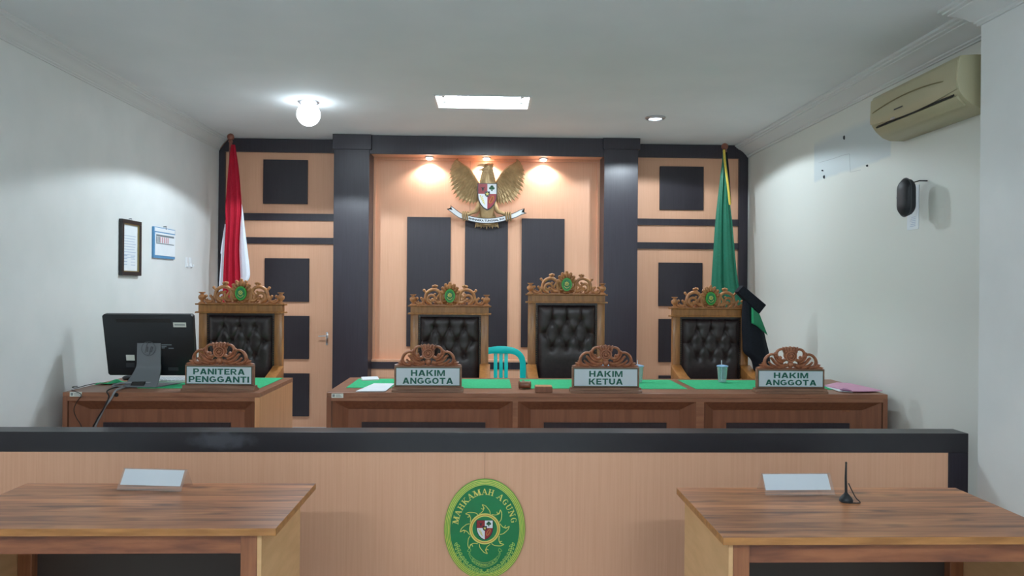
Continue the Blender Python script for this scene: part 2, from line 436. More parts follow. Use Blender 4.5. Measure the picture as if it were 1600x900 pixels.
def tag(o, label, cat, group=None):
    o['label'] = label; o['category'] = cat
    if group: o['group'] = group
    return o
def thing(name, label, cat, loc, rotz=0.0, group=None):
    o = bpy.data.objects.new(name, None); COL.objects.link(o)
    o.empty_display_size = 0.1
    o.location = loc; o.rotation_euler = (0, 0, rotz)
    return tag(o, label, cat, group)
def struct(mb, name, mat, **kw):
    o = mb.build(name, mat, keep=True, **kw); o['kind'] = 'structure'; return o
def copy_thing(o, label, loc, rotz=0.0, group=None):
    def rec(s, parent):
        c = s.copy(); COL.objects.link(c)
        if parent is not None: c.parent = parent
        for ch in s.children: rec(ch, c)
        return c
    r = rec(o, None)
    r.location = loc; r.rotation_euler = (0, 0, rotz); r['label'] = label
    if group: r['group'] = group
    return r
def ellipse(cx, cz, a, b, n=40, t0=0.0, t1=2 * PI):
    return [(cx + a * math.cos(t0 + (t1 - t0) * k / n), cz + b * math.sin(t0 + (t1 - t0) * k / n)) for k in range(n)]
def arc(cx, cz, r0, r1, a0, a1, n=14):
    out = []
    for k in range(n + 1):
        t = k / n; a = math.radians(a0 + (a1 - a0) * t); r = r0 + (r1 - r0) * t
        out.append((cx + r * math.cos(a), cz + r * math.sin(a)))
    return out
def smooth_path(pts, n=6):           # Catmull-Rom through the points (any dimension)
    P = [Vector(p) for p in pts]; out = []
    for i in range(len(P) - 1):
        a, b, c, d = P[max(i - 1, 0)], P[i], P[i + 1], P[min(i + 2, len(P) - 1)]
        for k in range(n):
            t = k / n
            out.append(0.5 * ((2 * b) + (c - a) * t + (2 * a - 5 * b + 4 * c - d) * t * t + (3 * b - a - 3 * c + d) * t ** 3))
    out.append(P[-1]); return out
_glyphs = {}
def text_shape(body, bold=0.02, space=1.0):
    """outline text as (verts, faces) in the x-z plane, from the built-in face made bolder"""
    key = (body, bold, space)
    if key not in _glyphs:
        c = bpy.data.curves.new('lettering_curve', 'FONT'); c.body = body; c.offset = bold; c.resolution_u = 3; c.space_character = space
        o = bpy.data.objects.new('lettering_curve', c); COL.objects.link(o)
        dg = bpy.context.evaluated_depsgraph_get(); dg.update()
        me = bpy.data.meshes.new_from_object(o.evaluated_get(dg))
        _glyphs[key] = ([v.co.copy() for v in me.vertices], [tuple(p.vertices) for p in me.polygons])
        bpy.data.objects.remove(o); bpy.data.curves.remove(c); bpy.data.meshes.remove(me)
    return _glyphs[key]
def put_text(mb, body, x0, x1, z0, z1, y, th=0.001, bold=0.02, fn=None, space=1.0):
    """text stretched to fill x0..x1, z0..z1 at depth y (front face), th thick; fn maps (x, z) -> (x, z)"""
    vs, fs = text_shape(body, bold, space)
    xa, xb = min(v.x for v in vs), max(v.x for v in vs); za, zb = min(v.y for v in vs), max(v.y for v in vs)
    def mp(v):
        x = x0 + (v.x - xa) / (xb - xa) * (x1 - x0); z = z0 + (v.y - za) / (zb - za) * (z1 - z0)
        return fn(x, z) if fn else (x, z)
    q = [mp(v) for v in vs]
    A = [mb.bm.verts.new((x, y, z)) for x, z in q]; B = [mb.bm.verts.new((x, y + th, z)) for x, z in q]
    cnt = {}
    for f in fs:
        mb.face([A[i] for i in f]); mb.face([B[i] for i in reversed(f)])
        for i in range(len(f)):
            e = (f[i], f[(i + 1) % len(f)]); cnt[e] = 1
    for a, b in list(cnt):
        if (b, a) not in cnt: mb.face([A[a], B[a], B[b], A[b]])

# heavy block capitals: polygons in a unit-high box, and each letter's width
def _bar(x0, z0, x1, z1, w):             # slanted bar with level ends
    return [(x0 - w / 2, z0), (x0 + w / 2, z0), (x1 + w / 2, z1), (x1 - w / 2, z1)]
def _box(x0, x1, z0, z1): return [(x0, z0), (x1, z0), (x1, z1), (x0, z1)]
def _arcs(cx, cz, a, b, w, v, t0, t1, n=16):
    out = []
    for k in range(n):
        q0, q1 = math.radians(t0 + (t1 - t0) * k / n), math.radians(t0 + (t1 - t0) * (k + 1) / n)
        P = lambda q, A, B: (cx + A * math.cos(q), cz + B * math.sin(q))
        out.append([P(q0, a, b), P(q1, a, b), P(q1, a - w, b - v), P(q0, a - w, b - v)])
    return out
_T, _V = .25, .20
BLOCK = {
 'H': (.92, [_box(0, _T, 0, 1), _box(.92 - _T, .92, 0, 1), _box(_T, .92 - _T, .4, .4 + _V)]),
 'A': (1.04, [_bar(.14, 0, .50, 1, .27), _bar(.90, 0, .54, 1, .27), _box(.24, .80, .2, .38)]),
 'K': (1.0, [_box(0, _T, 0, 1), _bar(.84, 1, .30, .42, .30) [::-1], _bar(.84, 0, .42, .58, .30)]),
 'I': (_T + .01, [_box(0, _T, 0, 1)]),
 'M': (1.12, [_box(0, .22, 0, 1), _box(.90, 1.12, 0, 1), [(.22, 1), (.22, .62), (.46, 0), (.66, 0), (.40, 1 - .3), (.28, 1)], [(.90, 1), (.90, .62), (.66, 0), (.46, 0), (.72, 1 - .3), (.84, 1)]]),
 'N': (.94, [_box(0, .24, 0, 1), _box(.70, .94, 0, 1), [(.24, 1), (.24, .64), (.70, 0), (.70, .36)]]),
 'G': (1.0, _arcs(.5, .5, .5, .5, .25, .2, 40, 322) + [_box(.52, .98, .36, .54), _box(.75, .98, .14, .36)]),
 'O': (1.02, _arcs(.51, .5, .51, .5, .26, .2, 0, 360, 24)),
 'T': (.88, [_box(0, .88, .8, 1), _box(.315, .565, 0, .8)]),
 'E': (.80, [_box(0, _T, 0, 1), _box(_T, .78, .8, 1), _box(_T, .74, .41, .59), _box(_T, .80, 0, .2)]),
 'U': (.92, [_box(0, _T, .42, 1), _box(.92 - _T, .92, .42, 1)] + _arcs(.46, .42, .46, .42, _T, .22, 180, 360, 12)),
 'P': (.86, [_box(0, _T, 0, 1), _box(_T, .54, .82, 1), _box(_T, .54, .36, .53)] + _arcs(.54, .68, .32, .32, .24, .15, -90, 90, 10)),
 'R': (.94, [_box(0, _T, 0, 1), _box(_T, .56, .82, 1), _box(_T, .56, .40, .56), [(.34, .42), (.58, .44), (.94, 0), (.66, 0)]] + _arcs(.56, .70, .32, .30, .24, .14, -90, 90, 10)),
}
def block_text(mb, word, x0, x1, z0, z1, y, th):
    gap = .13
    W = sum(BLOCK[c][0] for c in word) + gap * (len(word) - 1); k = (x1 - x0) / W; h = z1 - z0; u = 0
    for c in word:
        w, polys = BLOCK[c]
        for p in polys: mb.xz([(x0 + (u + x) * k, z0 + z * h) for x, z in p], y, y + th)
        u += w + gap
# ------------------------------------------------------------------ the room shell
mb = MB(); mb.box(XL - .1, XR + .1, YF, 3.95, -0.1, 0); mb.box(XL - .1, XR + .1, 3.95, YB + .3, -0.1, POD)
struct(mb, 'floor', 'floor', smooth=0)
# ceiling with a slot for the fluorescent fixture
fx0, fy1 = atz(684, 167.5, CZ); fx1, _ = atz(826, 167.5, CZ); _, fy0 = atz(755, 149.5, CZ)
FX0, FX1, FY0, FY1 = fx0, fx1, min(fy0, fy1), max(fy0, fy1)
mb = MB()
mb.box(XL - .1, XR + .1, YF, FY0, CZ, CZ + .15); mb.box(XL - .1, XR + .1, FY1, YB + .3, CZ, CZ + .15)
mb.box(XL - .1, FX0, FY0, FY1, CZ, CZ + .15); mb.box(FX1, XR + .1, FY0, FY1, CZ, CZ + .15)
struct(mb, 'ceiling', 'ceiling', smooth=0)
mb = MB(); mb.box(XL - .12, XL, YF, YB + .3, 0, CZ); struct(mb, 'wall_left', 'wall', smooth=0)
py0, pz0 = atx(1272, 285, XR); py1, pz1 = atx(1386, 225, XR)
pyA, _ = atx(1272, 250, XR); pyB, _ = atx(1392, 250, XR)
pzA = atx(1272, 284, XR)[1]; pzB = atx(1272, 226, XR)[1]
M['wall_patch'] = patch_wall_mat(min(pyA, pyB), max(pyA, pyB), pzA, pzB)
mb = MB(); mb.box(XR, XR + .12, YF, YB + .3, 0, CZ); struct(mb, 'wall_right', 'wall_patch', smooth=0)
mb = MB(); mb.box(XL - .12, XR + .12, YF - .12, YF, 0, CZ); struct(mb, 'wall_front', 'wall', smooth=0)
# pier on the right wall
PIER_X, PIER_Y = 2.478, 3.677
mb = MB(); mb.box(PIER_X, XR + .01, 1.4, PIER_Y, 0, CZ - .01); struct(mb, 'trim_1', 'wall', smooth=0)
# cornices
def cornice_prof(x, s, k=1.0):       # (x, z) profile against a wall at x, running out to the room side s
    d = [(0, -.125), (.010, -.125), (.010, -.117), (.018, -.110), (.018, -.101), (.028, -.094), (.040, -.076), (.062, -.054), (.082, -.043), (.082, -.036), (.096, -.031), (.096, -.022), (.108, -.016), (.108, -.0004), (0, -.0004)]
    return [(x + s * a * k, CZ + b) for a, b in d]
mb = MB(); mb.xz(cornice_prof(XL, 1, .8), YF + .01, YB - .0355); struct(mb, 'trim_2', 'cornice', smooth=30)
mb = MB(); mb.xz(cornice_prof(XR, -1, 1.3), PIER_Y + .1404, YB - .0355)
struct(mb, 'trim_3', 'cornice', smooth=30)
mb = MB(); mb.xz(cornice_prof(PIER_X, -1, 1.3), 1.4, PIER_Y)
# return of the cornice round the pier's far corner
pf = cornice_prof(0, -1, 1.3)
rings = []
A = [(PIER_X + u, PIER_Y - 0.0, z) for u, z in pf]; B = [(PIER_X + u, PIER_Y - u, z) for u, z in pf]; Cc = [(XR - .002, PIER_Y - u, z) for u, z in pf]
mb.loft([A, B, Cc]); struct(mb, 'trim_4', 'cornice', smooth=30)

# back wall: peach laminate panelling
YP = 7.2                                 # face of the two black pillars
mb = MB(); mb.box(XL - .1, XR + .1, YB, YB + .2, 0, CZ)
struct(mb, 'wall_back', 'peach', smooth=0)
def bx_px(mb, x0, x1, y0, y1, Y, th, grow=0.0):      # a box whose front face at depth Y spans these image limits
    xa, zt = aty((x0 + x1) / 2, y0, Y); xb, zb = aty((x0 + x1) / 2, y1, Y)
    xl = aty(x0, (y0 + y1) / 2, Y)[0]; xr = aty(x1, (y0 + y1) / 2, Y)[0]
    mb.box(xl - grow, xr + grow, Y, Y + th, zb - grow, zt + grow); return xl, xr, zb, zt
# pillars with their slightly wider heads
PIL = []
for i, (a, b) in enumerate(((520.5, 576), (943, 996))):
    xl = aty(a, 400, YP)[0]; xr = aty(b, 400, YP)[0]; PIL.append((xl, xr))
    zc = aty(a, 233, YP)[1]
    mb = MB(); mb.box(xl, xr, YP, YB, POD, CZ)
    mb.box(xl - .012, xr + .018, YP - .012, YB, zc, CZ - .002)
    struct(mb, 'trim_%d' % (5 + i), 'black', bevel=.003, smooth=0)
RX0, RX1 = PIL[0][1], PIL[1][0]
# beam between the pillars, peach soffit behind it
zb = aty(757, 242.5, YP + .02)[1]
SOF = zb + .012
mb = MB(); mb.box(RX0 + .001, RX1 - .001, YP + .02, YP + .045, zb, CZ - .003)
struct(mb, 'trim_7', 'black', smooth=0)
mb = MB(); mb.box(RX0 + .001, RX1 - .001, YP + .046, YB, SOF, CZ - .003)
struct(mb, 'trim_8', 'peach', smooth=0)
# inner edging of the recess
YI = YB - .03
mb = MB()
mb.box(RX0, RX0 + .022, YI, YB, POD + .6, SOF); mb.box(RX1 - .022, RX1, YI, YB, POD + .6, SOF); mb.box(RX0 + .022, RX1 - .022, YI, YB, SOF - .025, SOF)
struct(mb, 'trim_9', 'peach', smooth=0)
# side frames, cross bands
FT, FD = YB - .035, .035
ln = aty(345, 300, FT)[0]
zt1 = aty(430, 237.5, FT)[1]
l1 = XL + .003; l2 = aty(351, 300, FT)[0]
r1 = aty(1155, 300, FT)[0]; r2 = XR - .003
def frame_side(name, xw, xin, xp, s):
    zt = CZ - .004
    mb = MB()
    cz_ = .115; cx_ = .10
    pts = [(xw, POD), (xin, POD), (xin, zt1), (xp, zt1), (xp, zt), (xw + s * cx_, zt), (xw + s * cx_ * .55, zt - cz_ * .45), (xw, zt - cz_ * 1.1)]
    mb.xz(pts, FT, YB); struct(mb, name, 'black', smooth=0)
frame_side('trim_10', l1, l2, PIL[0][0] - .001, 1)
frame_side('trim_11', r2, r1, PIL[1][1] + .001, -1)
n = 12
for (x0, x1, yy0, yy1) in ((l2, PIL[0][0], 333.5, 344.5), (l2, PIL[0][0], 371, 381)):
    z0, z1 = aty(450, yy1, YB - .02)[1], aty(450, yy0, YB - .02)[1]
    mb = MB(); mb.box(x0, x1 - .001, YB - .02, YB, z0, z1); struct(mb, 'trim_%d' % n, 'black', smooth=0); n += 1
for (x0, x1, yy0, yy1) in ((PIL[1][1], r1, 342, 352), (PIL[1][1], r1, 379, 389)):
    z0, z1 = aty(1060, yy1, YB - .02)[1], aty(1060, yy0, YB - .02)[1]
    mb = MB(); mb.box(x0 + .001, x1, YB - .02, YB, z0, z1); struct(mb, 'trim_%d' % n, 'black', smooth=0); n += 1
# low ledge across the recess with a black band under it
zl = aty(757, 566, 7.41)[1]; zk = aty(757, 577, 7.40)[1]
mb = MB(); mb.box(RX0 + .001, RX1 - .001, 7.41, YB, POD, zl + .02); struct(mb, 'trim_%d' % n, 'peach', smooth=0); n += 1
mb = MB(); mb.box(RX0 + .001, RX1 - .001, 7.40, 7.41, zk, zl); struct(mb, 'trim_%d' % n, 'black', smooth=0); n += 1
# joint line between two laminate sheets in the recess
M['seam'] = base_mat('laminate_joint', srgb(150, 104, 82), 0.6)
xs_ = aty(734.5, 300, YB - .001)[0]
mb = MB(); mb.box(xs_ - .0015, xs_ + .0015, YB - .0012, YB, zl + .02, SOF - .025); struct(mb, 'trim_%d' % n, 'seam', smooth=0); n += 1

# black panels on the back wall
def wall_panel(x0, x1, y0, y1, label, group):
    mb = MB(); bx_px(mb, x0, x1, y0, y1, YB - .022, .0215)
    o = mb.build('wall_panel', 'panel_black', bevel=.003, smooth=0)
    tag(o, label, 'wall panel', group)
for (y0, y1, w) in ((249.5, 318.5, 'topmost'), (403.5, 471.5, 'second from the top'), (493.5, 561, 'third from the top'), (583.5, 650.5, 'lowest')):
    dx = 0 if y0 < 300 else 2.2
    wall_panel(411 + dx, 480.5 + dx, y0, y1, 'black square panel on the peach wall left of the pillars, %s' % w, 'black squares left of the pillars')
for (y0, y1, w) in ((260, 328, 'topmost'), (410.5, 478.5, 'second from the top'), (498.5, 566, 'third from the top'), (587, 653, 'lowest, beside the throne')):
    dx = 0 if y0 < 300 else -2
    wall_panel(1031 + dx, 1099.5 + dx, y0, y1, 'black square panel on the peach wall right of the pillars, %s' % w, 'black squares right of the pillars')
for (x0, x1, w) in ((635.5, 703.5, 'left of the eagle'), (726, 793, 'under the eagle'), (814.5, 881.5, 'right of the eagle')):
    wall_panel(x0, x1, 339 + (x0 - 635) * .014, 541.5 + (x0 - 635) * .008, 'tall black panel in the lit recess, %s' % w, 'tall black panels in the recess')

# lever handle on the panelling
hx, hz = aty(511, 529, YB)
t = thing('door_handle', 'small chrome lever handle on the peach panelling beside the left black pillar', 'door handle', (hx, YB, hz))
mb = MB(); mb.box(-.011, .011, -.006, 0, -.065, .065); mb.build('backplate', 'chrome', t, bevel=.003)
mb = MB(); mb.tube([(0, -.004, .03), (0, -.045, .03)], .007); mb.tube([(0, -.045, .03), (-.015, -.047, .03), (-.075, -.045, .026)], .0065); mb.build('lever', 'chrome', t)

# ------------------------------------------------------------------ lamps
def point(name, kind, loc, watts, col, rad, size=None, rot=None, blend=0.15):
    d = bpy.data.lights.new(name, kind); d.energy = watts; d.color = col
    d.shadow_soft_size = rad
    if size: d.spot_size = math.radians(size); d.spot_blend = blend
    o = bpy.data.objects.new(name, d); COL.objects.link(o); o.location = loc
    if rot: o.rotation_euler = rot
    return o
# recessed fluorescent fixture
t = thing('ceiling_light', 'recessed rectangular fluorescent light in the ceiling, the long lit one', 'ceiling light', ((FX0 + FX1) / 2, (FY0 + FY1) / 2, CZ))
w, d = (FX1 - FX0) / 2 - .002, (FY1 - FY0) / 2 - .002
mb = MB()
mb.box(-w, w, -d, d, .085, .095); mb.box(-w, -w + .008, -d, d, .0, .085); mb.box(w - .008, w, -d, d, 0, .085); mb.box(-w, w, -d, -d + .008, 0, .085); mb.box(-w, w, d - .008, d, 0, .085)
mb.build('housing', 'light_metal', t, smooth=0)
mb = MB()
for s in (-1, 1):
    mb.box(-w - .012 if s < 0 else w - .006, -w + .006 if s < 0 else w + .012, -d - .012, d + .012, -.006, -.0005)
    mb.box(-w, w, s * d - (.012 if s < 0 else .006), s * d + (.006 if s < 0 else .012), -.006, -.0005)
mb.build('frame', 'light_metal', t, smooth=0)
for s in (-1, 1):
    mb = MB(); mb.tube([(-w + .075, s * d * .45, .035), (w - .075, s * d * .45, .035)], .019, seg=12); mb.build('tube', 'tube', t)
    for e in (-1, 1):
        mb = MB(); mb.box(e * (w - .062) - .012, e * (w - .062) + .012, s * d * .45 - .022, s * d * .45 + .022, .014, .084)
        mb.build('socket', 'cornice', t, smooth=0)
# two downlights: left has a glowing ball standing in for glare, right is flush
GR = .092
for (px, py, lab, glare_ball) in ((482, 178.5, 'round ceiling light left of the fluorescent light, glaring white', True), (1024, 183.5, 'flat round downlight in the ceiling right of the fluorescent light', False)):
    x, y = atz(px, py, CZ - GR - .008 if glare_ball else CZ)
    t = thing('downlight', lab, 'ceiling light', (x, y, CZ), 0, 'round ceiling lights')
    mb = MB(); mb.lathe([(.058, -.0005), (.086, -.0005), (.086, -.006), (.075, -.016), (.060, -.018), (.058, -.010)], seg=32); mb.build('trim_ring', 'steel', t)
    mb = MB()
    if glare_ball: mb.ell((0, 0, -GR - .010), (GR, GR, GR), 28, 18)
    else: mb.lathe([(.0575, -.001), (.0575, -.008), (.04, -.014), (0, -.016)], seg=28)
    mb.build('bulb', 'bulb', t)
    point('downlight_lamp', 'SPOT', (x, y, CZ - (GR * 2 + .03 if glare_ball else .03)), P_DOWN, COOL, .035, 148 if glare_ball else 154, blend=.12)
# spotlights under the beam
for (px, w) in ((670, 'left of the eagle'), (760, 'above the eagle'), (850, 'right of the eagle')):
    x, _ = aty(px, 243, 7.36)
    ys = 7.425
    t = thing('spotlight', 'small round spotlight under the black beam, %s' % w, 'spotlight', (x, ys, SOF), 0, 'recess spotlights')
    mb = MB(); mb.lathe([(.034, 0), (.046, 0), (.046, -.004), (.042, -.01), (.035, -.011)], seg=24); mb.build('trim_ring', 'steel', t)
    mb = MB(); mb.lathe([(.034, 0), (.034, -.01), (.028, -.022), (.014, -.03), (0, -.032)], seg=20); mb.build('bulb', 'spot_bulb', t)
    point('spotlight_lamp', 'SPOT', (x, ys + .0, SOF - .045), P_SPOT, WARM, .02, 140, rot=(math.radians(8), 0, 0), blend=.5)
# fixtures over the public side, behind the photographer
for (x, y, w) in ((1.2, -1.1, 'right'), (-1.7, -1.1, 'left')):
    t = thing('ceiling_light', 'surface fluorescent light on the ceiling over the public side, the %s one' % w, 'ceiling light', (x, y, CZ), 0, 'public side fluorescent lights')
    mb = MB(); mb.box(-.62, .62, -.11, .11, -.05, -.001); mb.build('housing', 'light_metal', t, bevel=.006)
    for s in (-1, 1):
        mb = MB(); mb.tube([(-.58, s * .055, -.075), (.58, s * .055, -.075)], .02, seg=12); mb.build('tube', 'hall_tube', t)

# ------------------------------------------------------------------ the barrier
BY, BT = 3.8, .13
BX1 = aty(1513, 720, BY)[0]; BXa = aty(1482, 720, BY)[0]; BX0 = XL + .004
BZ1 = aty(757, 676, BY)[1]; BZa = aty(757, 706.8, BY)[1]
t = thing('courtroom_barrier', 'long waist-high peach barrier with a black cap rail across the room', 'barrier', ((BX0 + BX1) / 2, BY + BT / 2, 0))
cx = (BX0 + BX1) / 2; cy = BY + BT / 2
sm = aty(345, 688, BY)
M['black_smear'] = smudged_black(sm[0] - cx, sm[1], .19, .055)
mb = MB(); mb.box(BX0 - cx, BXa - cx, -BT / 2 + .004, BT / 2 - .004, 0, BZa); mb.build('panel', 'peach', t, smooth=0)
mb = MB(); mb.box(BX0 - cx, BX1 - cx, -BT / 2, BT / 2, BZa, BZ1); mb.build('cap_rail', 'black_smear', t, bevel=.002, smooth=0)
mb = MB(); mb.box(BXa - cx, BX1 - cx, -BT / 2, BT / 2, 0, BZa - .0005); mb.build('end_post', 'black', t, bevel=.002, smooth=0)
xs_ = aty(757.5, 730, BY)[0] - cx
mb = MB(); mb.box(xs_ - .001, xs_ + .001, -BT / 2 + .003, -BT / 2 + .005, 0, BZa); mb.build('joint', 'seam', t, smooth=0)

# ------------------------------------------------------------------ the two tables in front
TZ = .75
def table(x0, x1, yf, yb, label, inner):
    cx, cy = (x0 + x1) / 2, (yf + yb) / 2
    t = thing('witness_table', label, 'table', (cx, cy, 0), 0, 'planked tables in front of the barrier')
    a, d = (x1 - x0) / 2, (yb - yf) / 2
    mb = MB(); mb.box(-a, a, -d, d, TZ - .027, TZ)
    o = mb.build('tabletop', ['table_top', 'table_edge'], t, bevel=.002, smooth=0)
    for p in o.data.polygons:
        if abs(p.normal.z) < .8: p.material_index = 1
    L = .058; ins = .018
    lx = (-a + ins + L / 2, a - ins - L / 2)
    if inner > 0: lx = (-a + ins + L / 2, a - .075 - L / 2)
    else: lx = (-a + .045 + L / 2, a - ins - L / 2)
    for x in lx:
        for y in (-d + .03 + L / 2, d - .03 - L / 2):
            mb = MB(); mb.box(x - L / 2, x + L / 2, y - L / 2, y + L / 2, 0, TZ - .0275); mb.build('leg', 'table_leg', t, bevel=.003, smooth=0)
    y0 = -d + .05
    mb = MB(); mb.box(lx[0] + L / 2, lx[1] - L / 2, y0, y0 + .022, TZ - .105, TZ - .0275); mb.build('apron', 'table_apron', t, smooth=0)
    mb = MB(); mb.box(lx[0] + L / 2, lx[1] - L / 2, d - .07, d - .05, TZ - .105, TZ - .0275); mb.build('apron', 'table_apron', t, smooth=0)
    for s, x in ((-1, lx[0] - L / 2), (1, lx[1] + L / 2)):
        mb = MB(); xa = x - .016 if s < 0 else x + .001
        mb.box(xa, xa + .015, -d + .03, d - .03, .1, TZ - .0275); mb.build('side_panel', 'table_side', t, smooth=0)
    mb = MB(); mb.box(lx[0] + L / 2, lx[1] - L / 2, d - .048, d - .034, .12, TZ - .11); mb.build('modesty_panel', 'modesty', t, smooth=0)
    return t
rx0, ryb = atz(1059, 762, TZ); rxf, ryf = atz(1127.5, 840, TZ); rx1, _ = atz(1300, 762, TZ)
rx0 = (rx0 + rxf) / 2
table(rx0, 2.03, ryf, ryb, 'planked wooden table in front of the barrier, the one holding the black antenna', -1)
lx1, lyb = atz(493, 755, TZ); lxf, lyf = atz(432, 825.5, TZ); lx0, _ = atz(49, 757, TZ)
lx1 = (lx1 + lxf) / 2
table(lx1 - 1.225, lx1, lyf, lyb, 'planked wooden table in front of the barrier, the one at the left without an antenna', 1)

# folded clear name stands on the tables
def tent(px0, px1, py_t, py_b, rot, label):
    x0, y0 = atz(px0, py_b, TZ); x1, _ = atz(px1, py_b, TZ)
    w = (x1 - x0) / 2; h = .078; d = .05
    t = thing('name_stand', label, 'name stand', ((x0 + x1) / 2, y0 + d, TZ + .0008), rot, 'clear name stands on the tables')
    mb = MB(); th = .0025
    mb.yz([(-d, .004), (-d, 0), (d, 0), (d, .004), (d - .002, .004), (.004, h), (-.004, h), (-d + .004, .004)], -w, w)
    bm = mb.bm
    mb2 = MB()
    mb2.yz([(-d, 0), (-d + th, 0), (th * .7, h), (0, h)], -w, w); mb2.yz([(0, h - .0003), (th * .7, h), (d, 0), (d - th, 0)], -w, w)
    mb2.build('holder', 'clear', t, smooth=0); bm.free()
    mb3 = MB(); f = .22
    mb3.yz([(-d * (1 - f) + .004, h * f), (-d * (1 - f) + .005, h * f), (.002, h - .004), (.001, h - .004)], -w + .006, w - .012)
    mb3.build('paper_insert', 'paper', t, smooth=0)
    return t
tent(181, 287, 738, 767, -.10, 'clear tent-shaped name stand with a blank paper on the left table')
tent(1196, 1306, 747, 774, .02, 'clear tent-shaped name stand with a blank paper beside the black antenna')

# magnetic antenna
ax, ay = atz(1322, 783, TZ)
t = thing('antenna', 'small black antenna with a round base and looped cable on the right table', 'antenna', (ax, ay, TZ + .0005))
mb = MB(); mb.lathe([(.026, 0), (.027, .004), (.024, .012), (.016, .022), (.009, .03), (.006, .034), (0, .035)], seg=24); mb.build('base', 'screen_black', t)
mb = MB(); mb.tube([(0, 0, .03), (-.001, .002, .09), (.001, .004, .152)], [.0055, .0048, .0035], seg=10); mb.ell((.001, .004, .153), (.0042, .0042, .005)); mb.build('rod', 'cable_black', t)
mb = MB(); mb.tube(smooth_path([(.012, .005, .07), (.022, 0, .045), (.034, -.012, .016), (.044, -.026, .003), (.03, -.036, .0022), (0, -.034, .0022), (-.024, -.024, .0022), (-.028, -.004, .003), (-.022, .004, .006)], 6), .0022, seg=6)
mb.build('cable', 'cable_black', t)

# ------------------------------------------------------------------ desks
DY, DZ = 4.65, aty(757, 614.2, 4.65)[1]
def desk(name, label, x0, x1, bays, y_back, right_light, pads, loc_y=DY):
    cx = (x0 + x1) / 2
    t = thing(name, label, 'desk', (cx, loc_y, POD))
    H = DZ - POD; D = y_back - loc_y; a = (x1 - x0) / 2
    mb = MB(); mb.box(-a, a, 0, D, H - .028, H); mb.build('worktop', 'desk', t, bevel=.0025, smooth=0)
    fz = H - .052                         # bottom of the fascia under the top
    mb = MB(); mb.box(-a + .001, a - .001, .001, .02, fz, H - .0285); mb.build('fascia', 'desk', t, smooth=0)
    for s in (-1, 1):
        xa = -a if s < 0 else a - .03
        mb = MB(); mb.box(xa, xa + .03, .0005, D - .01, 0, H - .0285); mb.build('end_panel', 'desk_light' if (s > 0 and right_light) else 'desk_front', t, smooth=0)
    dep, inset = .085, .085
    for i, (u0, u1) in enumerate(bays):
        u0 -= cx; u1 -= cx
        # stepped-back bay: sloped reveals round a flat panel
        o_ = [(u0, 0), (u1, 0), (u1, fz), (u0, fz)]; i_ = [(u0 + inset, 0), (u1 - inset, 0), (u1 - inset, fz - inset * .75), (u0 + inset, fz - inset * .75)]
        mb = MB()
        def q(p, y): return mb.bm.verts.new((p[0], y, p[1]))
        for k in (1, 2, 3):
            j = (k + 1) % 4
            A, B, Cq, Dq = o_[k], o_[j], i_[j], i_[k]
            mb.face([q(A, .004), q(B, .004), q(Cq, dep), q(Dq, dep)]); 
            mb.face([q(A, .03), q(Dq, dep + .02), q(Cq, dep + .02), q(B, .03)])
        mb.build('reveal', 'desk_front', t, smooth=0)
        mb = MB(); mb.box(i_[0][0], i_[1][0], dep, dep + .018, 0, i_[2][1]); mb.build('front_panel', 'desk_front', t, smooth=0)
        zi = i_[2][1] - .082
        mb = MB(); mb.box(i_[0][0] + .085, i_[1][0] - .085, dep - .008, dep - .0005, .1, zi); mb.build('inlay', 'panel_black', t, smooth=0)
        if i < len(bays) - 1:
            v = bays[i + 1][0] - cx
            mb = MB(); mb.box(u1, v, .001, .05, 0, fz); mb.build('divider', 'desk', t, smooth=0)
    for (p0, p1, q0, q1) in pads:
        mb = MB(); mb.box(p0 - cx, p1 - cx, q0 - loc_y, q1 - loc_y, H + .0004, H + .003); mb.build('felt_pad', 'felt', t, smooth=0)
    return t, cx
jx0, jx1 = aty(510, 640, DY)[0], aty(1387, 640, DY)[0]
xs = lambda px: aty(px, 640, DY)[0]
jb = [(xs(519), xs(801)), (xs(809), xs(1088)), (xs(1100), xs(1378))]
_, jyb = atz(757, 590.5, DZ)
_, pb = atz(757, 593, DZ); _, pf_ = atz(757, 607, DZ)
zx = lambda px, py: atz(px, py, DZ)[0]
pads = [(zx(541, 606), zx(799, 606), pf_, pb), (zx(816, 606), zx(1070, 606), pf_, pb), (zx(1083, 606), zx(1303, 606), pf_, pb)]
judge, jcx = desk('judges_bench', 'long brown three-bay judges bench with green felt pads behind the barrier', jx0, jx1, jb, jyb, False, pads)
CY = 4.62
cx0, cx1 = aty(97.5, 640, CY)[0], aty(405.5, 640, CY)[0]
cxs = lambda px: aty(px, 640, CY)[0]
_, cyb = atz(430, 590, DZ)
cpads = [(cx0 + .36, cx1 - .06, CY + .19, cyb - .04)]
clerk, ccx = desk('clerk_desk', 'brown clerk desk with a pale right side under the computer', cx0, cx1, [(cxs(107), cxs(397))], cyb, True, cpads, CY)
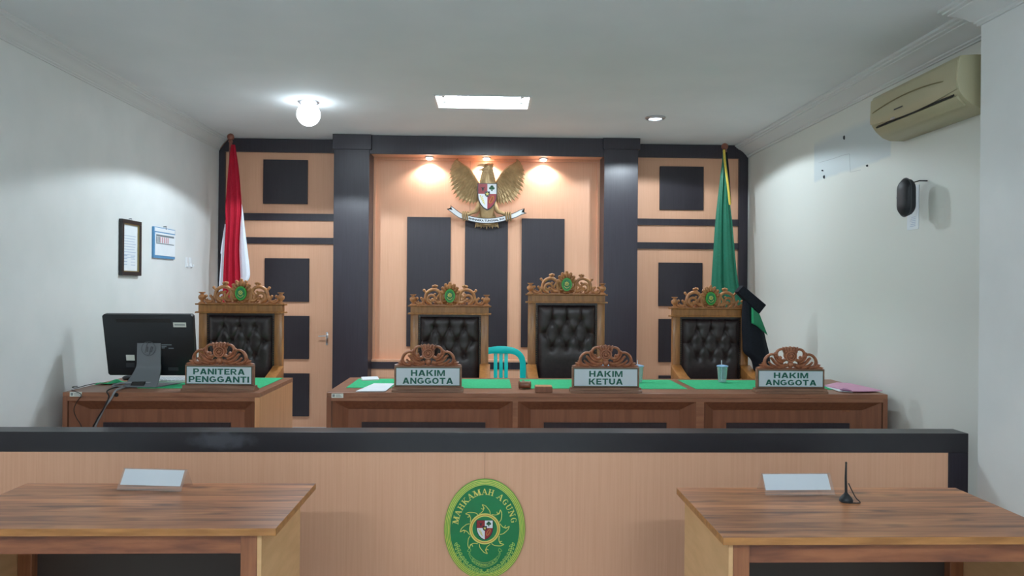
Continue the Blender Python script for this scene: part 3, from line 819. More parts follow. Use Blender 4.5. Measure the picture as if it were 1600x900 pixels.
# inventory stickers on the desks
def sticker(par, x0, x1, z0, z1, y):
    mb = MB(); mb.box(x0, x1, y - .0012, y - .0002, z0, z1); o = mb.build('sticker', 'sticker', par, smooth=0)
    mb = MB(); w = x1 - x0; h = z1 - z0
    mb.box(x0 + w * .08, x0 + w * .28, y - .0016, y - .0012, z0 + h * .2, z1 - h * .2)
    for k in range(3): mb.box(x0 + w * .36, x0 + w * (.9 - .1 * k), y - .0016, y - .0012, z0 + h * (.2 + .22 * k), z0 + h * (.3 + .22 * k))
    mb.build('print', 'sticker_ink', o, smooth=0)
ju = lambda px, py: (aty(px, py, DY)[0] - jcx, aty(px, py, DY)[1] - POD)
a_, b_ = ju(518, 621.5), ju(536.5, 614.8); sticker(judge, a_[0], b_[0], a_[1], b_[1], 0)
cu = lambda px, py: (aty(px, py, CY)[0] - ccx, aty(px, py, CY)[1] - POD)
a_, b_ = cu(109, 619.5), cu(128, 612.3); sticker(clerk, a_[0], b_[0], a_[1], b_[1], 0)
# cable hole and small red maker's plate
hx, hz = cu(182, 617)
mb = MB(); mb.lathe([(0, -.003), (.012, -.003), (.013, 0)], (hx, 0, hz), seg=16, axis='y'); mb.build('cable_hole', 'ac_dark', clerk)
for par, f, px in ((clerk, cu, 372), (judge, ju, 1332)):
    x, z = f(px, 645.5)
    mb = MB(); mb.box(x - .026, x + .026, .08, .0845, z - .006, z + .006); mb.build('plate', 'table_leg', par, smooth=0)
# ------------------------------------------------------------------ carved thrones
def curve3(pts2, y=0.0, n=5):
    return [(p[0], y, p[1]) for p in smooth_path(pts2, n)]
def crest_mesh():
    """openwork scroll carving; units: 1/125 of the chair width; x across, z up from the rail, y thickness"""
    mb = MB()
    mb.box(-50, 50, -2, 2.5, -.3, 1.6)
    for s in (-1, 1):
        X = lambda pts: [(s * p[0], p[1]) for p in pts]
        # large volute with its rolled-in tail
        mb.tube(curve3(X([(12, 2), (14.5, 8), (15, 15), (18, 22), (24.5, 24.6), (31, 23), (36, 18.5), (37.5, 11), (34.5, 4.5), (28, 1.8)]), -1), 2.6, 8, 1.1)
        mb.tube(curve3(X([(29, 2.5), (34, 7), (33, 13.5), (28, 16), (23.5, 13.5), (24, 9.5), (27, 9)]), -2.2), [2.7, 1.6], 8, 1.1)
        mb.tube(curve3(X([(14, 5), (19, 4.5), (23, 7.5), (29, 7), (33.5, 10)]), -2.6), [2.5, 1.5], 8, 1.1)
        mb.tube(curve3(X([(16, 17), (19.5, 13), (20, 9), (17, 6)]), -2.2), [2.1, 1.4], 8, 1.0)
        mb.ell((s * 27, -3.2, 9.2), (2.4, 2.4, 2.4)); mb.ell((s * 20.5, -3, 9.8), (1.9, 1.9, 1.9)); mb.ell((s * 23, -2.6, 17.5), (2.2, 2, 1.6))
        # arm with a ball, falling to the small scroll
        mb.tube(curve3(X([(34, 19.5), (37.5, 20.5), (39.5, 22.5)]), -.5), [2.2, 1.6]); mb.ell((s * 40, -.5, 23.2), (2.2, 2.2, 2.2))
        mb.tube(curve3(X([(37, 15), (39.5, 9), (40.5, 4), (38.5, 1.5)]), -.5), 2.1, 8, 1.1)
        # small double-ended scroll
        mb.tube(curve3(X([(44, 10.5), (42, 8), (41.8, 4.5), (45.5, 2), (50, 2.6), (53, 6), (52.6, 9.5), (50.6, 10.8)]), -1), 2.0, 8, 1.1)
        mb.ell((s * 44.2, -1.6, 11), (2.1, 2, 2)); mb.ell((s * 50.6, -1.6, 10.8), (2.5, 2.2, 2.3)); mb.tube(curve3(X([(45, 4.2), (48, 4.4), (49.5, 7)]), -1.6), 1.2)
        # bud on the volute
        mb.tube(curve3(X([(23, 24), (22.2, 28)]), -.5), 1.9); mb.ell((s * 20.6, -.8, 29.8), (2.2, 2.1, 2.1)); mb.ell((s * 25.6, -.8, 29.4), (2.5, 2.3, 2.3)); mb.ell((s * 23, -1.2, 30.6), (2.1, 2.2, 1.8))
        # ring at the medallion and its foliage
        mb.tube([(p[0], -1.2, p[1]) for p in ellipse(s * 8.5, 15, 5.4, 8.6, 22)], 1.7, 8, 1.1, closed=True)
        mb.tube([(p[0], -1.4, p[1]) for p in ellipse(s * 9, 15, 3.0, 5.6, 18)], 1.2, 6, 1.1, closed=True)
        for k, (a, b) in enumerate((((4, 3), (13, 9)), ((5, 2), (15.5, 4.6)), ((3, 1.5), (9.5, 3.2)))):
            mb.leaf((s * a[0], a[1]), (s * b[0], b[1]), 1.9, .5, 4.2, 6, bend=s * .6)
        for k, (x, z) in enumerate(((16, 3), (20, 2.6), (24, 2.2), (33, 2.0))):
            mb.leaf((s * (x - 3), 1), (s * (x + 2.6), z + 2.4), 1.5, .5, 3.8, 6, bend=.8 * s)
    # crown of petals
    for k in range(-3, 4):
        a = math.radians(90 - k * 23); r0_, r1 = 11.0, 20.2 - abs(k) * 1.1
        R_ = Matrix.Rotation(-(a - PI / 2), 3, 'Y')
        rc = (r0_ + r1) / 2
        c_ = (rc * .92 * math.cos(a), -1.2, 15 + rc * math.sin(a))
        mb.ell(c_, (3.3, 2.6, (r1 - r0_) / 2 + 1.2), 12, 8, R_)
        mb.tube([((r0_ + (r1 - r0_) * q) * .92 * math.cos(a), -3.8 - .4 * math.sin(PI * q), 15 + (r0_ + (r1 - r0_) * q) * math.sin(a)) for q in (0, .3, .6, .9)], [.9, .5], 6)
        mb.ell((r1 * .92 * math.cos(a), -2.6, 15 + r1 * math.sin(a)), (2.3, 1.9, 1.5), 10, 6, R_)
    mb.xz(ellipse(0, 15, 10.5, 13.5, 28), -.5, 1.5)
    for k in (-1, 0, 1): mb.ell((k * 3.2, -2.2, 2.2), (2.4, 2.2, 2.0), 10, 6)
    return mb
CS = .65 / 125
def throne(label, rail_top, loc, W=.65, src=None):
    t = thing('carved_armchair', label, 'armchair', loc, 0, 'carved leather armchairs behind the desks')
    a = W / 2 - .012; pw = .062
    zt = rail_top                                   # top of the rail above the dais
    zr = zt - .073
    s = W / .65
    # top rail with its two mouldings
    mb = MB(); mb.box(-a, a, -.03, .035, zr + .008, zt - .008); mb.build('top_rail', 'throne', t, bevel=.002, smooth=0)
    mb = MB(); mb.yz([(-.034, zt - .012), (-.046, zt - .006), (-.046, zt), (.045, zt), (.045, zt - .006), (.036, zt - .012)], -a - .02, a + .02); mb.build('moulding', 'throne', t, smooth=0)
    mb = MB(); mb.yz([(-.034, zr + .012), (-.046, zr + .006), (-.046, zr), (.045, zr), (.045, zr + .006), (.036, zr + .012)], -a - .02, a + .02); mb.build('moulding', 'throne', t, smooth=0)
    for sg in (-1, 1):
        xa = -a if sg < 0 else a - pw
        mb = MB(); mb.box(xa, xa + pw, -.022, .03, 0, zr - .0005); mb.build('back_post', 'throne', t, bevel=.005)
        # arm: a curved board running forward and down to a front leg
        xc = (-a + pw / 2 - .004) if sg < 0 else (a - pw / 2 + .004)
        mb = MB()
        prof = [(-.024, .80), (-.10, .775), (-.24, .735), (-.38, .715), (-.47, .700), (-.50, .665), (-.485, .640), (-.44, .640), (-.36, .655), (-.24, .665), (-.10, .69), (-.024, .70)]
        mb.yz(prof, xc - .042, xc + .042); mb.build('armrest', 'throne', t, bevel=.006)
        mb = MB(); mb.box(xc - .03, xc + .03, -.50, -.44, 0, .645); mb.build('front_leg', 'throne', t, bevel=.006)
        mb = MB(); mb.lathe([(.026, 0), (.026, .006), (.012, .016), (.012, .022), (.026, .036), (.029, .05), (.025, .061), (.014, .067), (.013, .075), (.025, .083), (.025, .088), (0, .088)], (sg * (a - .018), -.005, zt), seg=18)
        mb.build('finial', 'carved', t)
    mb = MB(); mb.box(-a + pw, a - pw, -.46, -.025, .30, .385); mb.build('seat_frame', 'throne', t, bevel=.004, smooth=0)
    mb = MB(); mb.box(-a + pw + .006, a - pw - .006, -.47, -.06, .386, .475); mb.build('seat', 'leather', t, bevel=.03, seg=3)
    # crest carving with the green medallion
    c = crest_mesh(); k = CS * s
    c.scale(k, (0, 0, zt)); c.build('crest', 'carved', t, smooth=50)
    mb = MB(); mb.xz(ellipse(0, 15, 8.0, 10.3, 32), -4.6, -.5); mb.scale(k, (0, -.004, zt)); med = mb.build('medallion', 'medal', t, smooth=30)
    mb = MB(); mb.xz(ellipse(0, 15, 6.2, 8.3, 32), -4.9, -4.55); mb.scale(k, (0, -.004, zt)); mb.build('field', 'emerald', med, smooth=30)
    mb = MB()
    mb.tube([(p[0], -5.0, p[1]) for p in ellipse(0, 16, 2.3, 2.3, 18)], .55, 6, 1, closed=True)
    for q in range(8):
        an = q * PI / 4; mb.leaf((2.4 * math.cos(an), 16 + 2.4 * math.sin(an)), (4.0 * math.cos(an + .25), 16 + 4.0 * math.sin(an + .25)), .5, -4.85, .3, 4)
    mb.xz(ellipse(0, 16, .9, 1.0, 10), -5.1, -4.8)
    mb.tube([(p[0], -4.95, p[1]) for p in ellipse(0, 15, 4.4, 5.6, 12, PI * 1.12, PI * 1.92)], .45, 6)
    mb.scale(k, (0, -.004, zt)); mb.build('sun_emblem', 'yellow', med, smooth=40)
    # tufted leather back
    w = a - pw; h0, h1 = .46, zr - .018
    dx = .117 * s; rows = [h1 - .088, h1 - .198, h1 - .312]
    if rail_top > 1.33: rows = [h1 - .12, h1 - .228, h1 - .338]
    btn = []
    for i, z in enumerate(rows):
        xs_ = (-1, 0, 1) if i % 2 == 0 else (-1.5, -.5, .5, 1.5)
        btn.append([(q * dx, z) for q in xs_])
    seg = []
    for i in range(len(rows) - 1):
        for p in btn[i]:
            for q in btn[i + 1]:
                if abs(abs(p[0] - q[0]) - dx / 2) < .01: seg.append((p, q, .0075))
    for p in btn[0]: seg.append((p, (p[0], h1 + .02), .007))
    for i in (1,):
        for p in (btn[i][0], btn[i][-1]): seg.append((p, (math.copysign(w + .02, p[0]), p[1] + .004), .0075))
    def dseg(x, z, A, B):
        ax, az = A; bx, bz = B; ux, uz = bx - ax, bz - az
        tt = max(0, min(1, ((x - ax) * ux + (z - az) * uz) / (ux * ux + uz * uz)))
        return math.hypot(x - ax - ux * tt, z - az - uz * tt)
    NX, NZ = 64, 84; g = []
    flat = [p for r in btn for p in r]
    for i in range(NZ + 1):
        z = h0 + (h1 - h0) * i / NZ; row = []
        for j in range(NX + 1):
            x = -w + .014 + (2 * w - .028) * j / NX
            e = min(x + w - .014, w - .014 - x, h1 - z) + .001
            d = .050 * (1 - math.exp(-max(e, 0) / .016))
            cr = 0
            for A, B, wd in seg:
                q = dseg(x, z, A, B)
                if q < .05: cr = max(cr, math.exp(-(q / wd) ** 1.3))
            d -= .011 * cr
            for A in flat:
                q = math.hypot(x - A[0], z - A[1])
                if q < .09: d -= .026 * math.exp(-(q / .026) ** 1.15)
            row.append((x, -.004 - d, z))
        g.append(row)
    mb = MB(); G = [[mb.bm.verts.new(p) for p in r] for r in g]
    for i in range(NZ):
        for j in range(NX): mb.face([G[i][j], G[i][j + 1], G[i + 1][j + 1], G[i + 1][j]])
    bk = [[mb.bm.verts.new((p[0], .012, p[2])) for p in r] for r in (g[0], g[-1])]
    mb.face([bk[0][0], bk[0][-1], bk[1][-1], bk[1][0]])
    for j in range(NX):
        mb.face([G[0][j + 1], G[0][j], bk[0][j], bk[0][j + 1]]); mb.face([G[-1][j], G[-1][j + 1], bk[1][j + 1], bk[1][j]])
    Lr = [G[i][0] for i in range(NZ + 1)]; mb.face([bk[0][0], bk[1][0]] + list(reversed(Lr)))
    Rr = [G[i][-1] for i in range(NZ + 1)]; mb.face([bk[1][-1], bk[0][-1]] + Rr)
    mb.build('backrest', 'leather', t, smooth=60)
    for (x, z) in flat:
        if abs(x) < w - .03:
            mb = MB(); mb.ell((x, -.0205, z), (.009, .006, .009), 10, 6); mb.build('button', 'leather', t)
    # leather border and brass nails
    mb = MB()
    mb.box(-w, -w + .016, -.016, .012, h0, zr - .001); mb.box(w - .016, w, -.016, .012, h0, zr - .001); mb.box(-w + .016, w - .016, -.016, .012, h1, zr - .001)
    mb.build('welt', 'leather', t, smooth=0)
    mb = MB()
    z = h0 + .02
    while z < zr - .01:
        for sg in (-1, 1): mb.ell((sg * (w - .007), -.017, z), (.004, .003, .0045), 6, 4)
        z += .0175
    o = mb.build('nail_trim', 'brass', t); o['kind'] = 'stuff'
    mb = MB(); mb.box(-w, w, .0125, .028, .40, zr - .001); mb.build('back_board', 'throne', t, smooth=0)
    return t
def chair_at(px, rail_py, Y, label, W):
    x, z = aty(px, rail_py, Y - .046)
    return throne(label, z - POD, (x, Y, POD), W)
chair_at(702.5, 477.5, 6.0, 'carved armchair with tufted dark leather, left of the turquoise plastic chair', .65)
chair_at(886, 459.5, 6.0, 'tallest carved armchair with tufted dark leather, right of the turquoise plastic chair', .645)
chair_at(1112, 481.5, 6.0, 'carved armchair with tufted dark leather under the green flag, robe over its corner', .645)
chair_at(374.5, 474.5, 5.78, 'carved armchair with tufted dark leather at the clerk desk under the red and white flag', .66)

# ------------------------------------------------------------------ name signs with carved tops
def sign_crest():
    """units: pixels of the photographed sign (107 wide); z up from the board"""
    mb = MB()
    mb.box(-51, 51, -1.2, 1.2, -.2, 1.6)
    # square-topped flower head in the middle
    head = [(-12, 34.6), (-9.5, 33.2), (-6, 35), (-3, 33.6), (0, 35.6), (3, 33.6), (6, 35), (9.5, 33.2), (12, 34.6), (10, 30), (11, 27), (9.5, 24), (10, 20), (7, 14), (3.5, 11.5), (-3.5, 11.5), (-7, 14), (-10, 20), (-9.5, 24), (-11, 27), (-10, 30)]
    mb.xz(head[::-1], -2.4, 1.4)
    for k in range(-2, 3): mb.ell((k * 4.2, -2.6, 30.2 - abs(k) * .3), (2.2, 1.5, 3.9), 10, 8, Matrix.Rotation(k * .22, 3, 'Y'))
    for r, w_ in ((8.0, 1.7), (4.8, 1.3)):
        mb.tube([(p[0], -2.6, p[1]) for p in ellipse(0, 20, r, r * .95, 22)], w_, 7, 1.1, closed=True)
    mb.ell((0, -3.2, 20), (2.9, 2.2, 2.9), 12, 8)
    # drop under it
    mb.ell((0, -1.4, 7), (5.2, 2.6, 5.2), 12, 8); mb.leaf((0, 8), (0, -.2), 4.2, -1, 3.6, 7)
    for s in (-1, 1):
        X = lambda pts: [(s * p[0], p[1]) for p in pts]
        # upper volute beside the flower
        mb.tube(curve3(X([(10.5, 29.8), (14, 31), (18.5, 29.6), (21.6, 25.6), (21.4, 20.5), (18, 17.4), (14.6, 18.6)]), -.8), [1.9, 2.6], 8, 1.1)
        mb.tube(curve3(X([(8, 15), (12, 13), (16, 14.4), (19, 17.5)]), -1.2), [2.8, 2.4], 8, 1.1)
        # lower large volute and its bud
        mb.tube(curve3(X([(23, 19.5), (27, 22.6), (33, 22), (38.2, 17.6), (40.6, 11.5), (39, 5.6), (34, 2.4), (27, 2.2)]), -.8), [1.8, 3.0], 8, 1.1)
        mb.ell((s * 24.6, -1.2, 23.8), (2.1, 2, 2.7), 10, 6, Matrix.Rotation(-s * .4, 3, 'Y'))
        # broad leaf sweeping up between them
        mb.tube(curve3(X([(6, 6), (12, 4.6), (19, 6.4), (25, 10.6), (29, 15.6), (31.6, 17)]), -1.4), [3.6, 1.8], 8, 1.0)
        mb.tube(curve3(X([(12, 10), (18, 11.4), (22.5, 15.5), (25, 20)]), -1.0), [2.6, 1.6], 8, 1.0)
        mb.tube(curve3(X([(16, 2.6), (23, 3.2), (30, 6.4), (34.5, 11)]), -1.6), [2.8, 1.6], 8, 1.0)
        mb.ell((s * 12.5, -1.6, 2.6), (3.6, 2.3, 2.4), 10, 6); mb.ell((s * 20, -1.4, 1.8), (3.2, 2.2, 1.9), 10, 6)
        # end leaves
        mb.leaf((s * 36, 1.8), (s * 54, 1.5), 2.6, .4, 3.4, 7); mb.leaf((s * 37, 3), (s * 49, 6.4), 2.9, .4, 3.2, 7); mb.leaf((s * 38, 4), (s * 44.5, 10), 2.7, .4, 3.0, 7)
        e_ = [(36, .5), (48, .5), (46, 4), (42, 7), (38, 6)]
        mb.xz([(s * x, z) for x, z in (e_ if s < 0 else e_[::-1])], -.8, 1.2)
    return mb
def name_sign(lines, px0, px1, ptop, pbot, pbase, Y, label, rot=0.0, txt=None):
    xl, zt = aty(px0, ptop, Y); xr, zb = aty(px1, pbot, Y)
    W = xr - xl; zbase = DZ; H = zt - DZ; base = max(zb - DZ, .03)
    t = thing('name_sign', label, 'name sign', ((xl + xr) / 2, Y + .03, DZ + .0008), rot, 'carved wooden name signs on the desks')
    mb = MB(); mb.yz([(-.045, 0), (.05, 0), (.05, .012), (.022, .02), (.022, base - .001), (-.022, base - .001), (-.03, .016), (-.045, .012)], -W / 2 - .012, W / 2 + .012); mb.build('plinth', 'sign_wood', t, smooth=0)
    lean = .06
    bd = MB(); bd.box(-W / 2, W / 2, -.015, .015, base, H); bd.build('board', 'sign_wood', t, bevel=.003, smooth=0)
    fw = .014
    mb = MB(); mb.box(-W / 2 + fw, W / 2 - fw, -.0185, -.0155, base + .011, H - .013); face = mb.build('sign_face', 'sign_face', t, smooth=0)
    mb = MB(); u, v = W / 2 - fw + .003, W / 2 - fw; z0, z1 = base + .011, H - .013
    mb.box(-u, u, -.0175, -.0153, z1, z1 + .003); mb.box(-u, u, -.0175, -.0153, z0 - .003, z0); mb.box(-u, -v, -.0175, -.0153, z0, z1); mb.box(v, u, -.0175, -.0153, z0, z1)
    mb.build('sign_edge', 'sign_green', t, smooth=0)
    hh = z1 - z0
    mb = MB()
    for (txt_, fw_), (fz0, fz1) in zip(lines, ((.545, .90), (.08, .44))):
        block_text(mb, txt_, -(W - 2 * fw) * fw_ / 2, (W - 2 * fw) * fw_ / 2, z0 + hh * fz0, z0 + hh * fz1, -.0197, .0012)
    mb.build('lettering', 'sign_green', face, smooth=0)
    k = W / 107
    c = sign_crest(); c.scale(k, (0, 0, 0))
    for v_ in c.bm.verts: v_.co.y *= 1.5
    c.scale(1, (0, 0, H)); c.build('carved_crest', 'sign_carved', t, smooth=50)
    return t
SY = DY + .035
name_sign((('HAKIM', .54), ('ANGGOTA', .80)), 615.5, 721, 572.5, 606, 614, SY, 'carved HAKIM ANGGOTA name sign at the left end of the judges bench')
name_sign((('HAKIM', .53), ('KETUA', .54)), 894.5, 999.5, 574, 606.5, 614, SY, 'carved HAKIM KETUA name sign in the middle of the judges bench')
name_sign((('HAKIM', .54), ('ANGGOTA', .80)), 1184.5, 1289.5, 577, 608.5, 614, SY, 'carved HAKIM ANGGOTA name sign at the right end of the judges bench', rot=-.03)
name_sign((('PANITERA', .80), ('PENGGANTI', .94)), 286.5, 396, 570.5, 603, 610, CY + .07, 'carved PANITERA PENGGANTI name sign on the clerk desk', rot=-.05)

# ------------------------------------------------------------------ shield shared by the eagle and the court emblem
def shield_outline(w, top, bot, n=8, sx=1.0):
    pts = [(-w, top), (w, top)]
    right = [(w, top - (top - bot) * .42), (w * .93, top - (top - bot) * .6), (w * .72, top - (top - bot) * .78), (w * .4, top - (top - bot) * .92), (0, bot)]
    pts += [(w, top - (top - bot) * .2)] + right
    pts += [(-x, z) for x, z in reversed(right[:-1])] + [(-w, top - (top - bot) * .2)]
    return pts[::-1]
def clip(poly, f):                       # keep where f(x,z) >= 0 (linear)
    out = []
    for i in range(len(poly)):
        a, b = poly[i], poly[(i + 1) % len(poly)]; fa, fb = f(*a), f(*b)
        if fa >= 0: out.append(a)
        if (fa >= 0) != (fb >= 0):
            t = fa / (fa - fb); out.append((a[0] + (b[0] - a[0]) * t, a[1] + (b[1] - a[1]) * t))
    return out
def star(cx, cz, r, n=5, rot=PI / 2, k=.42):
    return [(cx + (r if i % 2 == 0 else r * k) * math.cos(rot + i * PI / n), cz + (r if i % 2 == 0 else r * k) * math.sin(rot + i * PI / n)) for i in range(2 * n)]
def shield(parent, k, off, w, top, bot, y, rim=True):
    """quartered shield; y is its face in the same units, k the scale to metres"""
    mid = top - (top - bot) * .395
    O = shield_outline(w, top, bot)
    def bld(mb, name, mat, par): mb.scale(k, off); return mb.build(name, mat, par, smooth=30)
    mb = MB(); mb.xz([(x * 1.09, mid + (z - mid) * 1.07) for x, z in O], y, y + 3); sh = bld(mb, 'shield', 'ink', parent)
    mb = MB()
    mb.xz(clip(clip(O, lambda x, z: -x), lambda x, z: z - mid), y - .5, y + .2); mb.xz(clip(clip(O, lambda x, z: x), lambda x, z: mid - z), y - .5, y + .2); bld(mb, 'red_quarters', 'red', sh)
    mb = MB()
    mb.xz(clip(clip(O, lambda x, z: x), lambda x, z: z - mid), y - .5, y + .2); mb.xz(clip(clip(O, lambda x, z: -x), lambda x, z: mid - z), y - .5, y + .2); bld(mb, 'white_quarters', 'white', sh)
    # tree
    mb = MB(); cx, cz = w * .5, mid + (top - mid) * .58; r = w * .30
    mb.ell((cx, y - .6, cz + r * .45), (r * .6, .5, r * .6), 10, 6); mb.ell((cx - r * .5, y - .6, cz - r * .05), (r * .55, .5, r * .5), 10, 6); mb.ell((cx + r * .5, y - .6, cz - r * .05), (r * .55, .5, r * .5), 10, 6)
    mb.xz([(cx - r * .12, cz), (cx + r * .12, cz), (cx + r * .32, cz - r * 1.1), (cx - r * .32, cz - r * 1.1)], y - .8, y - .4); bld(mb, 'tree_charge', 'tree_green', sh)
    # bull head
    mb = MB(); cx = -w * .5; cz = mid + (top - mid) * .5
    mb.leaf((cx, cz + r * .4), (cx, cz - r * .95), r * .45, y - .4, .6, 6); mb.leaf((cx, cz + r * .1), (cx - r * .95, cz + r * .75), r * .2, y - .4, .5, 6, bend=-.4); mb.leaf((cx, cz + r * .1), (cx + r * .95, cz + r * .75), r * .2, y - .4, .5, 6, bend=.4); bld(mb, 'bull_charge', 'ink', sh)
    # rice and cotton
    mb = MB(); 
    for q in range(5):
        tt = q / 4; mb.ell((-w * (.78 - .35 * tt), y - .6, mid - (mid - bot) * (.14 + .42 * tt)), (w * .06, .4, w * .1), 8, 5); 
        mb.ell((-w * (.55 - .25 * tt), y - .6, mid - (mid - bot) * (.2 + .45 * tt)), (w * .07, .4, w * .07), 8, 5)
    bld(mb, 'rice_charge', 'yellow', sh)
    # chain loop
    mb = MB(); ca = math.radians(62)
    mb.tube([(w * .46 + (q[0]) * math.cos(ca) - q[1] * math.sin(ca), y - .7, mid - (mid - bot) * .38 + q[0] * math.sin(ca) + q[1] * math.cos(ca)) for q in ellipse(0, 0, w * .42, w * .15, 20)], w * .055, 6, 1, closed=True); bld(mb, 'chain_charge', 'orange', sh)
    # centre with the star
    mb = MB(); mb.xz([(-x, z) for x, z in shield_outline(w * .28, mid + w * .26, mid - w * .36)][::-1], y - 1.2, y - .2); bld(mb, 'centre_shield', 'ink', sh)
    mb = MB(); mb.xz(star(0, mid - w * .02, w * .22), y - 1.6, y - 1.1); bld(mb, 'star', 'yellow', sh)
    return sh

# ------------------------------------------------------------------ the gilded eagle on the back wall
EY = YB
ex, ez = aty(761, 300, EY - .05)
EK = (EY - .05) / F_PX * 1.002
EOFF = .05
t = thing('eagle_emblem', 'gilded eagle carrying a quartered shield and a lettered ribbon on the back wall', 'wall emblem', (ex, EY - EOFF, ez))
lead = smooth_path([(-14, 8), (-16, 13.5), (-19.5, 20), (-24.5, 28.5), (-31, 36), (-38, 40.5), (-43.5, 44), (-48, 48)], 4)
tips = [(-49.2, 48.5), (-52.5, 44), (-55.6, 38.5), (-58, 32.5), (-59.3, 26), (-59.7, 19.5), (-58.8, 13), (-57.6, 7), (-55.8, 1), (-52.8, -5), (-49, -10.6), (-44, -14.4), (-38.6, -17.2), (-33, -18.9), (-27, -19.8), (-21.6, -19.6), (-17, -17.5)]
for s in (-1, 1):
    mb = MB()
    base = [(p[0], p[1]) for p in lead] + [(q[0] * .86 - 2, q[1] * .86 + 1.5) for q in tips] + [(-13, -12), (-12, -2)]
    base = [(-s * x, z) for x, z in base]
    mb.xz(base if s > 0 else base[::-1], -5.0, -.3)
    n = len(tips)
    def along(t_): 
        f = t_ * (len(lead) - 1); i = min(int(f), len(lead) - 2); q = lead[i].lerp(lead[i + 1], f - i); return q
    for lay, (k0, k1, wd, yy, off_) in enumerate(((.30, 1.0, 3.3, -5.2, 0), (.16, .74, 3.0, -6.6, .5), (.06, .50, 2.8, -8.0, 0), (.0, .28, 2.5, -9.2, .5))):
        for i in range(n):
            ii = min(i + off_, n - 1)
            a_, b_ = tips[int(ii)], tips[min(int(ii) + 1, n - 1)]; fr = ii - int(ii)
            tp = Vector((a_[0] + (b_[0] - a_[0]) * fr, a_[1] + (b_[1] - a_[1]) * fr))
            u = ii / (n - 1)
            root = along(max(0.0, .93 - 1.1 * u)) if u < .8 else Vector((-14, 8 - (u - .8) * 45))
            p0 = root.lerp(tp, k0); p1 = root.lerp(tp, k1)
            mb.leaf((-s * p0.x, p0.y), (-s * p1.x, p1.y), wd, yy + .04 * i, 1.6, 7, bend=s * 1.0)
    mb.tube([(-s * p[0], -7.0, p[1]) for p in lead], [3.4, 1.6], 8, 1.3)
    mb.scale(EK); mb.build('wing', 'gold', t, smooth=35)
mb = MB()
mb.loft([[(cx + rx * math.cos(a), -7.5 + ry * math.sin(a), z) for a in [2 * PI * q / 16 for q in range(16)]] for (z, cx, rx, ry) in ((-52, 0, 7, 1.6), (-44, 0, 9, 3), (-34, 0, 10, 5), (-26, 0, 13, 6), (-10, 0, 14.5, 6.8), (4, 0, 14.5, 7), (14, .5, 12, 7), (21, 1.2, 9.6, 6.6), (28, 1.8, 7.6, 6), (33, 2.2, 6.4, 5.6), (37, 2.2, 6.6, 5.6), (41, 2, 6.0, 5), (43.4, 1.6, 3.4, 3))])
for row in range(6):
    z = 12 + row * 4.2; w_ = 11 - row * .95
    for q in range(-3, 4):
        mb.leaf((.8 + q * w_ / 3.4, z + 4), (.8 + q * w_ / 3.2, z - 1.5), 2.1, -11.5 - 2.5 * (1 - abs(q) / 3.6) + row * .2, 1.0, 5)
    for sg in (-1, 1): mb.leaf((.8 + sg * w_ * .8, z + 3), (.8 + sg * (w_ + 2.6), z - 1.8), 1.6, -7, 1.2, 5)
mb.scale(EK); mb.build('body', 'gold', t, smooth=50)
mb = MB(); mb.box(-.06, .06, -.03, EOFF - .0005, -.05, .05); mb.build('wall_mount', 'ink', t, smooth=0)
mb = MB()
mb.ell((2.2, -8, 38.6), (7.2, 5.4, 5.0), 14, 8); mb.leaf((5, 42.4), (10.2, 41.8), 2, -8, 2, 6)
mb.xz([(-4, 41.8), (-8, 42.6), (-13, 41.4), (-15.8, 39.4), (-15.2, 38.6), (-10, 38.8), (-6, 37.6), (-3, 37.2)], -10.5, -5.5)
mb.xz([(-3, 37.0), (-6.2, 36.4), (-9.5, 34.4), (-12.8, 33.4), (-12.2, 32.2), (-7, 31.6), (-2, 32.2)], -10, -6)
mb.ell((-.5, -12.9, 40), (1.1, .8, 1.0), 8, 6); mb.tube(curve3([(-4, 41.4), (0, 42.2), (5, 42.2)], -10.8), 1.0)
mb.scale(EK); mb.build('head', 'gold', t, smooth=40, bevel=.002)
mb = MB()
for q in range(-4, 5):
    mb.leaf((q * 1.6, -28), (q * 4.6, -58.5 + (abs(q) % 2) * 1.6 + abs(q) * .5), 3.2, -2.4 - (4 - abs(q)) * .35, 1.5, 8)
mb.xz([(-9, -30), (-16, -54), (16, -54), (9, -30)], -2.6, -.3)
mb.scale(EK); mb.build('tail', 'gold', t, smooth=35)
for s in (-1, 1):
    mb = MB()
    mb.tube(smooth_path([(s * 11, -7, -18), (s * 14, -8, -25), (s * 17, -8, -30.5), (s * 23, -8, -33), (s * 29, -8.5, -36), (s * 32, -9, -37)], 5), [4.6, 2.0], 10)
    for q in range(3):
        x = s * (30 + q * 3.3)
        mb.tube(smooth_path([(x, -8.5, -32.6), (x - .3, -12.5, -33.6), (x - .2, -13.2, -38.5), (x + .4, -11.6, -43.5), (x + .8, -9.4, -45.6)], 5), [1.7, 1.0], 8)
    mb.scale(EK); mb.build('leg', 'gold', t, smooth=50)
shield(t, EK, (0.0035, -.09, 0), 13.9, 10.3, -28.5, -2)
